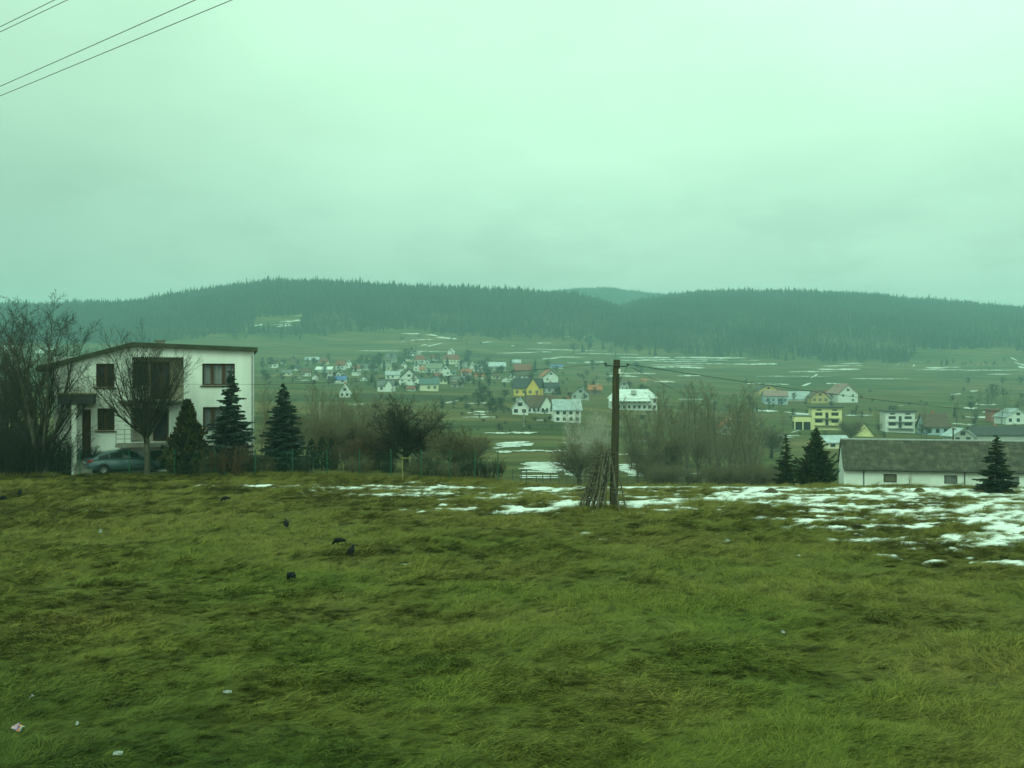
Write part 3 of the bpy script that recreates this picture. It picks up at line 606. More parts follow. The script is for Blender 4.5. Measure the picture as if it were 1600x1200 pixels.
def spruce(name, H, Rb, seed, needle='spruce_needle', droop=.25, dens=1.0, bare=.04, upturn=.3):
    r = random.Random(seed); rg = np.random.default_rng(seed); root = empty(name)
    tb = MB(); tb.path([(0,0,-.3), (0,0,H*.5), (0,0,H*.97)], [.022*H, .012*H, .003*H], 8); tb.build('trunk', 'bark', root)
    V = []; Q = []; S = Segs(); nw = int(26*dens)+8
    for i in range(nw):
        t = bare+(1-bare)*i/nw; z = H*t; L_ = Rb*(1-t)**.85*r.uniform(.72, 1.14)+.04*Rb; nb = max(4, int(10*dens*(1-t)**.4)); a0 = r.uniform(0, 6.28)
        for j in range(nb):
            a = a0+j*6.283/nb+r.uniform(-.25, .25); l = L_*(r.uniform(.5, 1.2) if r.random() > .12 else .3); c, s_ = math.cos(a), math.sin(a); zz = z+r.uniform(-.9, .9)*H/nw
            dr = droop*(1-t*.9)+r.uniform(-.08, .08)
            def bp(f): return np.array([c*l*f, s_*l*f, zz-dr*l*f+upturn*dr*l*f*f*2.0])
            S.add(tuple(bp(0)), tuple(bp(.9)), .006*H*(1-t)+.004, .003, 0)
            ns = max(6, int(l/Rb*22))
            for k in range(ns):
                f = .12+.9*(k+.5)/ns; p = bp(f); side = 1 if k % 2 else -1
                sl_ = l*.34*(1.15-f)+.045*Rb+.03; ang = a+side*r.uniform(.45, .95); d = np.array([math.cos(ang), math.sin(ang), -dr*.8+r.uniform(-.3, .15)]); d /= np.linalg.norm(d)
                e = p+d*sl_; hang = .036*Rb*r.uniform(.6, 1.6)+.012; w_ = np.array([-math.sin(ang), math.cos(ang), r.uniform(-.4, .4)])*hang*.8
                o = len(V); V += [p+w_*.5, p-w_*.5, e-w_*.35-np.array([0,0,hang*.3]), e+w_*.35]; Q.append((o, o+1, o+2, o+3))
                m = (p+e)/2; o = len(V); V += [p+np.array([0,0,hang*.25]), p-np.array([0,0,hang]), e-np.array([0,0,hang*.7]), e+np.array([0,0,hang*.15])]; Q.append((o, o+1, o+2, o+3))
            p = bp(.85); e = bp(1.12)+np.array([0,0,.02*Rb]); hang = .06*Rb; w_ = np.array([-s_, c, 0])*hang*.6
            o = len(V); V += [p+w_, p-w_, e-w_*.2, e+w_*.2]; Q.append((o, o+1, o+2, o+3))
    o = len(V)
    for k in range(10):      # leader
        a = r.uniform(0, 6.28); p = np.array([0,0,H*r.uniform(.93, .99)]); e = p+np.array([math.cos(a)*.05*Rb, math.sin(a)*.05*Rb, H*.03]); w_ = np.array([-math.sin(a), math.cos(a), 0])*.02*Rb
        o = len(V); V += [p+w_, p-w_, e-w_*.3, e+w_*.3]; Q.append((o, o+1, o+2, o+3))
    S.mesh('branches', 0, 0, 3, 'bark', root); npmesh('crown', np.array(V), Q, needle, root)
    return root, H
def leafy(name, H, Rb, seed, needle, n=2600, prof=None, ls=.10):
    """cypress-like crown of upright sprays"""
    r = np.random.default_rng(seed); root = empty(name); MB().path([(0,0,-.2), (0,0,H*.9)], [.03*H, .005*H], 6).build('trunk', 'bark', root)
    prof = prof or (lambda t: (1-t)**.85*(.62+.38*min(1, t*8)))
    V = []; Q = []; lobes = [(r.uniform(0, 6.28), r.uniform(.05, .95), r.uniform(.55, 1.35)) for _ in range(34)]
    for i in range(n):
        t = r.random()**1.25; a = r.uniform(0, 6.283); k = 1.0
        for la, lt, lr in lobes:
            dd = abs((a-la+math.pi) % (2*math.pi)-math.pi)
            if dd < .6 and abs(t-lt) < .09: k *= 1+(lr-1)*1.3*(1-dd/.6)
        rad = Rb*prof(t)*k*(1-.55*r.random()**2.2); p = np.array([math.cos(a)*rad, math.sin(a)*rad, H*t*.95+.02*H])
        d = np.array([math.cos(a)*.55, math.sin(a)*.55, 1.0])+r.normal(0, .45, 3); d /= np.linalg.norm(d); l = ls*H*r.uniform(.5, 1.1)*(1-.4*t)
        w_ = np.cross(d, r.normal(0, 1, 3)); w_ /= np.linalg.norm(w_); w_ *= l*.28; e = p+d*l; m = p+d*l*.5
        o = len(V); V += [p, m-w_, e, m+w_]; Q.append((o, o+1, o+2, o+3))
    npmesh('crown', np.array(V), Q, needle, root); return root, H
hcache = {}
def put(proto, x, yb, yt, label, cat='tree', group=None, Y=None, wid=1.0, fresh=False, rz=None):
    """set a tree with its foot at picture (x, yb) and its tip at height yt"""
    (root, H) = proto; H = hcache.get(root.name) or max(max(v.co.z for v in ch.data.vertices) for ch in root.children); o = root if fresh else copy_tree(root)
    hcache[root.name] = H
    if Y is None: p = hit(x, yb); p.z = gz(p.x, p.y)
    else: p = at(x, yb, Y); p.z = gz(p.x, p.y)
    h = CAMZ+(600-yt)/F*p.y-p.z; s = h/H
    o.location = p; o.scale = (s*wid, s*wid, s); o.rotation_euler = (0, 0, random.uniform(0, 6.28) if rz is None else rz)
    tag(o, label, cat, group); return o

# near trees, one of each kind built for its place
T = put
T(bare_tree('bare_tree', 'multi', 11.5, 3, 'twig', 'bark_grey'), 66, 741, 452, 'big bare tree with several stems rising from one foot behind the fence', fresh=True, Y=61.4, wid=1.2, rz=2.7)
T(bare_tree('bare_tree', 'multi', 9.0, 8, 'twig', 'bark'), 8, 741, 480, 'dark bare tree at the edge of the photo beside the big many-stemmed tree', fresh=True, Y=66)
T(bare_tree('bare_tree', 'vase', 8.6, 5, 'twig', 'bark_grey'), 230, 743, 494, 'bare vase-shaped tree in front of the white house beside the parked car', fresh=True, Y=61.3, wid=1.12, rz=1)
T(leafy('thuja_tree', 5.0, 1.45, 4, 'thuja_leaf', 2600, ls=.13), 293, 742, 621, 'bushy olive cone-shaped thuja between the vase-shaped tree and a blue spruce', fresh=True, Y=61.8)
T(spruce('blue_spruce', 5.6, 1.5, 2, 'blue_spruce_needle', .16, 1.35), 361, 737, 573, 'blue spruce standing against the white house wall below the upper window', fresh=True, Y=62.2)
T(spruce('blue_spruce', 6.4, 2.0, 12, 'blue_spruce_needle', .2, 1.45), 443, 741, 596, 'broad blue spruce just beyond the corner of the white house', fresh=True, Y=64)
T(bare_tree('apple_tree', 'spread', 5.0, 21, 'twig', 'bark'), 634, 738, 611, 'dark dense bare apple tree with a round crown behind the fence', fresh=True, Y=66, wid=1.3)
T(bare_tree('apple_tree', 'spread', 3.6, 34, 'twig_olive', 'bark'), 708, 738, 652, 'small thin bare tree leaning behind the end of the fence', fresh=True, Y=65, wid=1.05)
th = leafy('thuja_shrub', 2.0, .42, 9, 'spruce_needle', 700, lambda t: .9*(1-t**3), .11)
for i, (x, yt, lb) in enumerate(((487, 684, 'narrow dark thuja shrub nearest the broad blue spruce'), (503, 681, 'middle of the three narrow dark thuja shrubs'), (518, 684, 'narrow dark thuja shrub farthest from the blue spruce'))):
    T(th, x, 738, yt, lb, 'shrub', 'row of three dark thuja shrubs', Y=66, fresh=(i == 0))
br = [bare_tree('brush_shrub', 'brush', 2.4, 50+i, mt, mb) for i, (mt, mb) in enumerate((('twig_red', 'twig_red'), ('twig', 'twig'), ('twig_olive', 'twig_red')))]
used_br = set()
def B(k, *a, **kw):
    T(br[k], *a, cat='shrub', group='bare shrubs along the fence', fresh=k not in used_br, **kw); used_br.add(k)
B(0, 360, 744, 690, 'rusty bare shrub under the blue spruce by the house wall', Y=61.2, wid=1.3)
B(2, 322, 744, 704, 'low bare shrub between the thuja and the blue spruce', Y=61.2, wid=1.1)
B(1, 96, 742, 668, 'dark bare shrub beside the foot of the many-stemmed tree', Y=62.5, wid=1.6)
B(1, 20, 742, 650, 'dark tall bare shrub at the edge of the photo', Y=64, wid=1.6)
B(1, 112, 740, 672, 'dark bare shrub behind the rear of the parked car', Y=64.2, wid=1.2)
B(1, 55, 742, 660, 'dark bare shrub behind the many-stemmed tree', Y=65, wid=1.5)
B(0, 545, 742, 682, 'rusty bare shrub beside the narrow thuja shrubs', Y=66, wid=1.2)
B(0, 585, 742, 672, 'taller rusty bare shrub between the thujas and the apple tree', Y=67, wid=1.2)
B(2, 560, 742, 705, 'low pale bare shrub below the rusty shrubs', Y=64, wid=1.6)
B(1, 605, 742, 712, 'dark bare shrub under the apple tree crown', Y=64.5, wid=1.5)
B(1, 668, 741, 705, 'low dark shrub between the apple tree and the leaning tree', Y=64, wid=1.8)
B(1, 735, 742, 706, 'rounded dark shrub under the leaning tree', Y=63.5, wid=1.7)
B(1, 768, 742, 710, 'rounded dark shrub at the last post of the fence', Y=63.5, wid=1.4)
B(2, 650, 742, 715, 'low tawny shrub behind the wooden T-post', Y=63, wid=1.6)
B(2, 700, 742, 716, 'low tawny shrub in front of the leaning tree', Y=62.6, wid=1.8)
B(1, 470, 742, 706, 'dark bare shrub between the broad spruce and the thujas', Y=63.5, wid=1.3)
B(2, 405, 743, 700, 'bare shrub between the house corner and the broad spruce', Y=62.5, wid=1.2)
T(spruce('spruce_tree', 4.6, 1.25, 61, 'pine_needle', .12, .9, upturn=.8), 1228, 755, 677, 'slim dark spruce beside the bushy pine at the rim of the meadow', fresh=True, Y=64)
def pineprof(t): return (1-t)**.55*(.75+.25*min(1, t*5))
T(spruce('pine_tree', 5.0, 1.85, 63, 'pine_needle', -.12, 1.35, upturn=-1.6), 1275, 756, 667, 'bushy green pine next to the slim spruce near the barn', fresh=True, Y=66)
T(spruce('spruce_tree', 3.2, 1.15, 66, 'spruce_needle', .18, .9), 1557, 762, 679, 'small spruce with wide lower branches in front of the long barn', fresh=True, Y=54.5, wid=.98)
T(bare_tree('sapling', 'sapling', 2.0, 71, 'twig_olive', 'twig_olive'), 1421, 760, 733, 'bare sapling in front of the barn between two windows', fresh=True, Y=56, wid=1.2)

# bare trees of the valley, copies of a few kinds
VT = [bare_tree('valley_tree', 'tall', 12, 101, 'twig_grey', 'bark_grey'), bare_tree('valley_tree', 'tall', 12, 102, 'twig_olive', 'bark_grey'), bare_tree('valley_tree', 'tall', 12, 103, 'twig_grey', 'bark_grey'),
      bare_tree('birch_tree', 'tall', 12, 104, 'twig_pale', 'bark_birch'), bare_tree('valley_tree', 'vase', 12, 105, 'twig_grey', 'bark_grey'), bare_tree('valley_tree', 'spread', 8, 106, 'twig_olive', 'bark'), bare_tree('birch_tree', 'tall', 12, 107, 'twig_olive', 'bark_birch')]
usedv = set()
def VV(k, x, yt, Y, label, group, wid=1.0):
    p = put(VT[k], x, 700, yt, label, 'tree', group, Y=Y, fresh=k not in usedv, wid=wid); usedv.add(k); return p
G1 = 'tall bare trees behind the garden'
for k, x, yt, Y, wd, lb in ((1, 408, 606, 92, 1.1, 'tall bare tree right against the white house corner'), (0, 425, 596, 118, 1.2, 'bare tree behind the tip of the broad blue spruce'), (1, 462, 604, 98, 1.1, 'bare tree on the far side of the broad blue spruce'), (0, 478, 592, 122, 1.2, 'tall grey tree rising above the three narrow thujas'),
  (6, 497, 600, 112, 1.0, 'slender birch behind the narrow thujas'), (1, 512, 606, 96, 1.1, 'bare tree above the farthest thuja shrub'), (4, 534, 604, 105, .9, 'upswept bare tree in front of the small white chapel-like house'), (6, 556, 598, 92, .9, 'slender birch with a pale trunk above the rusty shrubs'), (0, 542, 612, 128, 1.2, 'bare tree far behind the slender pale birch'),
  (1, 575, 612, 100, 1.1, 'bare tree between the pale birch and the apple tree'), (0, 596, 618, 112, 1.1, 'grey bare tree just behind the apple tree crown'), (5, 450, 640, 84, 1.3, 'low rounded bare tree behind the broad blue spruce'), (5, 525, 650, 80, 1.3, 'low rounded bare tree behind the thujas'), (5, 590, 652, 82, 1.2, 'low rounded bare tree behind the rusty shrubs'), (1, 668, 640, 104, 1.1, 'thin bare tree between the apple tree and the leaning tree'), (5, 740, 676, 84, 1.2, 'low bare tree behind the fence end')):
    VV(k, x, yt, Y, lb, G1, wd)
G2 = 'bare trees along the stream in the valley'
for k, x, yt, Y, wd, lb in ((3, 898, 640, 128, .9, 'white-stemmed birch just in front of the pale roofed house'), (3, 912, 622, 135, .9, 'tallest pale birch beside the utility pole'), (3, 927, 634, 130, .9, 'pale birch between the tallest birch and the utility pole'), (3, 942, 646, 126, .9, 'pale birch closest to the utility pole'), (3, 920, 664, 118, 1.1, 'low pale birch at the foot of the birch clump'), (5, 905, 682, 116, 1.3, 'dark low tree under the pale birches'), 
  (0, 985, 648, 150, 1.1, 'bare tree just past the utility pole below the long white building'), (1, 1000, 632, 158, 1.1, 'bare tree in front of the long white building'), (0, 1022, 616, 150, 1.1, 'tall bare tree at the gable of the long white building'), (1, 1040, 604, 158, 1.15, 'tall bare tree in the middle of the stream wood'), (2, 1056, 598, 152, 1.15, 'dense tall bare tree in the stream wood'), (0, 1074, 590, 165, 1.2, 'highest bare tree of the stream wood'), (1, 1090, 596, 155, 1.1, 'bare tree beside the highest tree of the stream wood'), (2, 1108, 592, 160, 1.15, 'broad bare tree of the stream wood'),
  (0, 1124, 602, 150, 1.1, 'bare tree close above the small white gabled cottage'), (1, 1140, 594, 170, 1.1, 'tall bare tree behind the small white gabled cottage'), (2, 1158, 606, 165, 1.1, 'bare tree on the open side of the white cottage'), (0, 1172, 618, 175, 1.1, 'last bare tree of the stream wood towards the tan farm'), (5, 1035, 672, 128, 1.1, 'low bare tree on the near bank below the wood'), (0, 1075, 634, 132, 1.1, 'slim bare tree at the near edge of the wood'), (5, 1012, 690, 124, 1.0, 'low bare bush-like tree near the fence past the pole'), (1, 1110, 650, 135, 1.1, 'slim bare tree below the white cottage'), (1, 1048, 640, 126, 1.0, 'thin bare tree on the near bank of the stream'), (4, 1090, 650, 130, 1.0, 'upswept bare tree on the near bank of the stream'), (0, 1190, 650, 240, 1.0, 'lone bare tree below the pinkish barn'), (0, 1222, 634, 260, .9, 'thin bare tree in front of the long white shed'), (5, 1205, 664, 230, 1.3, 'low round tree in the slope below the pinkish barn'),
  (5, 1330, 655, 300, 1.2, 'low round tree beside the pale yellow block house'), (1, 1375, 632, 320, .9, 'thin bare tree beside the white block house'), (0, 1440, 634, 330, 1.0, 'bare tree between the white block house and the brown roof'), (1, 1495, 622, 340, 1.0, 'bare tree past the brown roofed house'), (0, 1525, 606, 420, 1.2, 'bare tree in the copse above the red walled shed'), (2, 1545, 600, 430, 1.2, 'tallest bare tree of the copse above the red walled shed'), (1, 1565, 606, 410, 1.2, 'bare tree of the copse over the red walled shed roof'), (0, 1588, 610, 420, 1.2, 'outermost bare tree of the copse over the pale roofed house')):
    VV(k, x, yt, Y, lb, G2, wd)
r9 = random.Random(99)
for i in range(24):
    VV(r9.choice((0, 1, 2, 4)), r9.uniform(405, 690), r9.uniform(600, 650), r9.uniform(88, 140), 'one of the tangled bare trees filling the slope behind the garden fence', 'tangled bare trees behind the garden', 1.2)
for i in range(34):
    x = r9.uniform(975, 1185); VV(r9.choice((0, 1, 2)), x, r9.uniform(598, 670)+abs(x-1080)*.1, r9.uniform(122, 190), 'one of the tangled bare trees making up the grey stream wood', 'tangled bare trees of the stream wood', 1.25)
for i in range(24):
    VV(r9.choice((3, 3, 3, 6)), r9.uniform(884, 956), r9.uniform(640, 690), r9.uniform(118, 150), 'one of the slim pale birches in the clump beside the utility pole', 'slim pale birches beside the utility pole', 1.0)
for i in range(14):
    VV(5, r9.uniform(1000, 1200), r9.uniform(718, 734), r9.uniform(106, 118), 'low bare bush along the old field fence past the meadow rim', 'low bushes along the old field fence', 1.2)
for i, x in enumerate((4, 34, 62, 84)):
    B(1, x, 742, 640+i*5, 'dense dark bare shrub in the thicket beside the house entrance', Y=62.0+.3*(i % 2), wid=1.5)
for k, rt in enumerate(VT):
    if k not in usedv: print('unused valley kind', k)
# ------------------------------------------------------------------ white house
ang = R(15.5); HX, HY = -27.9, 62.4; ca, sa = math.cos(ang), math.sin(ang)
def hl(x, y):
    """photograph pixel on the front wall -> (along the wall, height)"""
    u = (x-800)/F; t = (u*HY-HX)/(ca-u*sa); Y = HY+t*sa; return t, CAMZ+(600-y)/F*Y
house = empty('white_house', (HX, HY, 0), ang)
tag(house, 'two-storey white house with a low asymmetric dark roof and brown windows behind the fence', 'house')
HW = hl(397, 600)[0]; D = 9.5
zl = hl(90, 573)[1]; tp, zp = hl(208, 541); zr = hl(397, 549)[1]
def zroof(t): return zl+(zp-zl)*t/tp if t < tp else zp+(zr-zp)*(t-tp)/(HW-tp)
def rect(x0, x1, y0, y1):
    a = hl(x0, (y0+y1)/2)[0]; b = hl(x1, (y0+y1)/2)[0]; xm = (x0+x1)/2
    return (a, b, hl(xm, y1)[1], hl(xm, y0)[1])
OP = dict(ur=rect(316, 367, 568, 602), lr=rect(317, 368, 636, 669), ul=rect(150, 179, 568, 605), ll=rect(152, 179, 638, 673), lu=rect(206, 287, 558, 625), lo=rect(204, 264, 637, 691), ga=rect(231, 266, 704, 736), dr=rect(128, 142, 640, 716))
OP['ga'] = OP['ga'][:2]+(.12, OP['ga'][3])
ts = sorted({0, HW, tp, *[v for o in OP.values() for v in o[:2]]}); zs = sorted({-.6, *[v for o in OP.values() for v in o[2:]]})
wl = MB(); TH = .32
def inside(t, z): return any(a < t < b and c < z < d for a, b, c, d in OP.values())
for i in range(len(ts)-1):
    t0, t1 = ts[i], ts[i+1]
    for j in range(len(zs)):
        z0 = zs[j]; tops = (zs[j+1], zs[j+1]) if j+1 < len(zs) else (zroof(t0), zroof(t1))
        if inside((t0+t1)/2, (z0+min(tops))/2): continue
        wl.poly([(t0,0,z0), (t1,0,z0), (t1,0,tops[1]), (t0,0,tops[0])])
for k, (a, b, c, d) in OP.items():
    dp = TH if k not in ('lu', 'lo', 'ga') else (1.5 if k == 'ga' else 1.1)
    for q in ([(a,0,c),(a,dp,c),(a,dp,d),(a,0,d)], [(b,0,c),(b,0,d),(b,dp,d),(b,dp,c)], [(a,0,d),(a,dp,d),(b,dp,d),(b,0,d)], [(a,0,c),(b,0,c),(b,dp,c),(a,dp,c)]): wl.poly(q)
for t in (0, HW): wl.poly([(t,0,-.6), (t,D,-.6), (t,D,zroof(t)), (t,0,zroof(t))])
wl.poly([(0,D,-.6), (HW,D,-.6), (HW,D,zr), (tp,D,zp), (0,D,zl)])
wl.build('wall', 'house_white', house)
rf = MB(); OV = .35
for (ta, tb) in ((-1.0, tp), (tp, HW+.22)):
    za = zroof(0)+(zp-zl)/tp*ta if ta < 0 else zroof(ta); zb = zroof(tb) if tb <= HW else zr+(zr-zp)/(HW-tp)*(tb-HW)
    rf.slab([(ta,-OV,za), (tb,-OV,zb), (tb,D+.3,zb), (ta,D+.3,za)], (0,0,.25))
roof = rf.build('roof', 'house_fascia', house)
ch = MB().box((tp+1.0,5.2,zp-.3), (tp+1.55,5.75,zp+.55)); ch.box((tp+.93,5.13,zp+.55), (tp+1.62,5.82,zp+.63)); ch.build('chimney', 'concrete', roof)
def window(o, panes, curtain=True, blind=False, y=.14):
    a, b, c, d = o; f = MB(); fw = .09
    f.box((a,y,c), (b,y+.07,c+fw)); f.box((a,y,d-fw), (b,y+.07,d)); f.box((a,y+.001,c+fw), (a+fw,y+.069,d-fw)); f.box((b-fw,y+.001,c+fw), (b,y+.069,d-fw))
    n = len(panes)
    for k in range(1, n):
        xx = a+(b-a)*panes[k]; f.box((xx-.09,y+.002,c+fw), (xx+.09,y+.068,d-fw))
    w_ = f.build('window', 'brown_wood', house)
    g = MB(); g.poly([(a+.02,y+.035,c+.02), (b-.02,y+.035,c+.02), (b-.02,y+.035,d-.02), (a+.02,y+.035,d-.02)]); g.build('pane', 'glass', w_)
    if curtain or blind:
        cu = MB(); nn = 48; r = random.Random(int(a*100)); xs_ = [a+.03+(b-a-.06)*k/nn for k in range(nn+1)]; yy = [y+.20+.025*math.sin(k*1.3)+.012*r.uniform(-1,1) for k in range(nn+1)]
        for k in range(nn): cu.poly([(xs_[k],yy[k],c+.03), (xs_[k+1],yy[k+1],c+.03), (xs_[k+1],yy[k+1],d-.03), (xs_[k],yy[k],d-.03)])
        cu.build('curtain', 'blind' if blind else 'curtain', w_)
    bk = MB(); bk.poly([(a-.02,TH+.06,c-.02), (b+.02,TH+.06,c-.02), (b+.02,TH+.06,d+.02), (a-.02,TH+.06,d+.02)]); bk.build('room', 'dark_room', w_)
    MB().box((a-.12,-.10,c-.09), (b+.12,y-.01,c-.012)).build('sill', 'brown_wood', w_)
window(OP['ur'], (0, .30, .66)); window(OP['lr'], (0, .30, .66)); window(OP['ul'], (0, .52), False); window(OP['ll'], (0, .5), False, True)
# recessed balcony and the terrace below it
a, b, c, d = OP['lu']
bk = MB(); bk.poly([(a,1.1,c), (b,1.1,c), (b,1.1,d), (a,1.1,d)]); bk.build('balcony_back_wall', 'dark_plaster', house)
def inset(a0, b0, c0, d0, y, nm='window'):
    f = MB(); fw = .08
    for q in (((a0,y,c0),(b0,y+.06,c0+fw)), ((a0,y,d0-fw),(b0,y+.06,d0)), ((a0,y+.001,c0+fw),(a0+fw,y+.059,d0-fw)), ((b0-fw,y+.001,c0+fw),(b0,y+.059,d0-fw))): f.box(*q)
    w_ = f.build(nm, 'brown_wood', house)
    g = MB(); g.poly([(a0+.02,y+.03,c0+.02), (b0-.02,y+.03,c0+.02), (b0-.02,y+.03,d0-.02), (a0+.02,y+.03,d0-.02)]); g.build('pane', 'dark_pane', w_)
W_ = b-a
inset(a+.02, a+.28*W_, c+.95, d-.28, 1.00); inset(a+.34*W_, a+.52*W_, c+.05, d-.28, 1.00, 'balcony_door'); inset(a+.53*W_, a+.71*W_, c+.05, d-.28, 1.00, 'balcony_door')
MB().box((a-.75,-.75,c-.18), (b+.12,0-.003,c-.02)).build('balcony_slab', 'concrete', house)
MB().box((a-.02,-.06,c-.012), (a+.27*W_,.08,c+.75)).build('balcony_parapet', 'house_white', house)
rl = MB(); rl.tube((a+.27*W_,-.02,c+.86), (b,-.02,c+.86), .022)
for k in range(22):
    t = a+.28*W_+(b-a-.29*W_)*k/21; rl.tube((t,-.02,c-.02), (t,-.02,c+.85), .011, n=5)
rl.build('balcony_railing', 'brown_wood', house)
a, b, c, d = OP['lo']
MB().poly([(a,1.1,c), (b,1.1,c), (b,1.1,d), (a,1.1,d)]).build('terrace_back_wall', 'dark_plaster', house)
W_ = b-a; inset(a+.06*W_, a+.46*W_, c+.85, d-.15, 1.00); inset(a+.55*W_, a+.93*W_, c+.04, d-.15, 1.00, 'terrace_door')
MB().box((a-.75,-1.5,c-.22), (b+.9,-.003,c-.02)).build('terrace_slab', 'concrete', house)
rl = MB(); 
for h_ in (.3, .58, .88): rl.tube((a-.7,-1.44,c+h_), (a+.55*W_,-1.44,c+h_), .022)
for k in range(5):
    t = a-.7+(.7+.55*W_)*k/4; rl.tube((t,-1.44,c-.02), (t,-1.44,c+.88), .025)
rl.build('terrace_railing', 'sheet_grey', house)
a, b, c, d = OP['ga']; MB().poly([(a,1.4,c), (b,1.4,c), (b,1.4,d), (a,1.4,d)]).build('garage_door', 'dark_room', house)
# porch
a = hl(95, 622)[0]; b = hl(150, 622)[0]; z0 = hl(122, 631)[1]; z1 = hl(122, 616)[1]
MB().box((a,-1.25,z0), (b,-.003,z1)).build('porch_roof', 'roof_dark', house)
MB().box((a-.05,-1.3,z1+.003), (b+.05,-.004,z1+.07)).build('porch_flashing', 'yellow_wood', house)
a = hl(116, 650)[0]; MB().box((a,-1.15,-.3), (a+.28,-.87,z0-.003)).build('porch_column', 'house_white', house)
a, b, c, d = OP['dr']; dd = MB().box((a,.2,c), (b,.26,d)).build('front_door', 'brown_wood', house)
MB().box((b-.14,.16,(c+d)/2-.1), (b-.1,.2,(c+d)/2+.08)).build('handle', 'steel', dd)
st = MB()
for k in range(1, 5): st.box((a-.2+k*.004,-1.05-.24*(5-k),-.3), (b+.3-k*.004,-1.05-.24*(5-k)+.24,c-.02-.17*(5-k)))
st.box((a-.21,-1.05,-.3), (b+.31,-.003,c-.02)); st.build('entrance_steps', 'concrete', house)
dp = MB(); dp.path([(HW-.12,-.07,zr-.25), (HW-.12,-.07,.1)], .045, 8); dp.build('drain_pipe', 'sheet_grey', house)

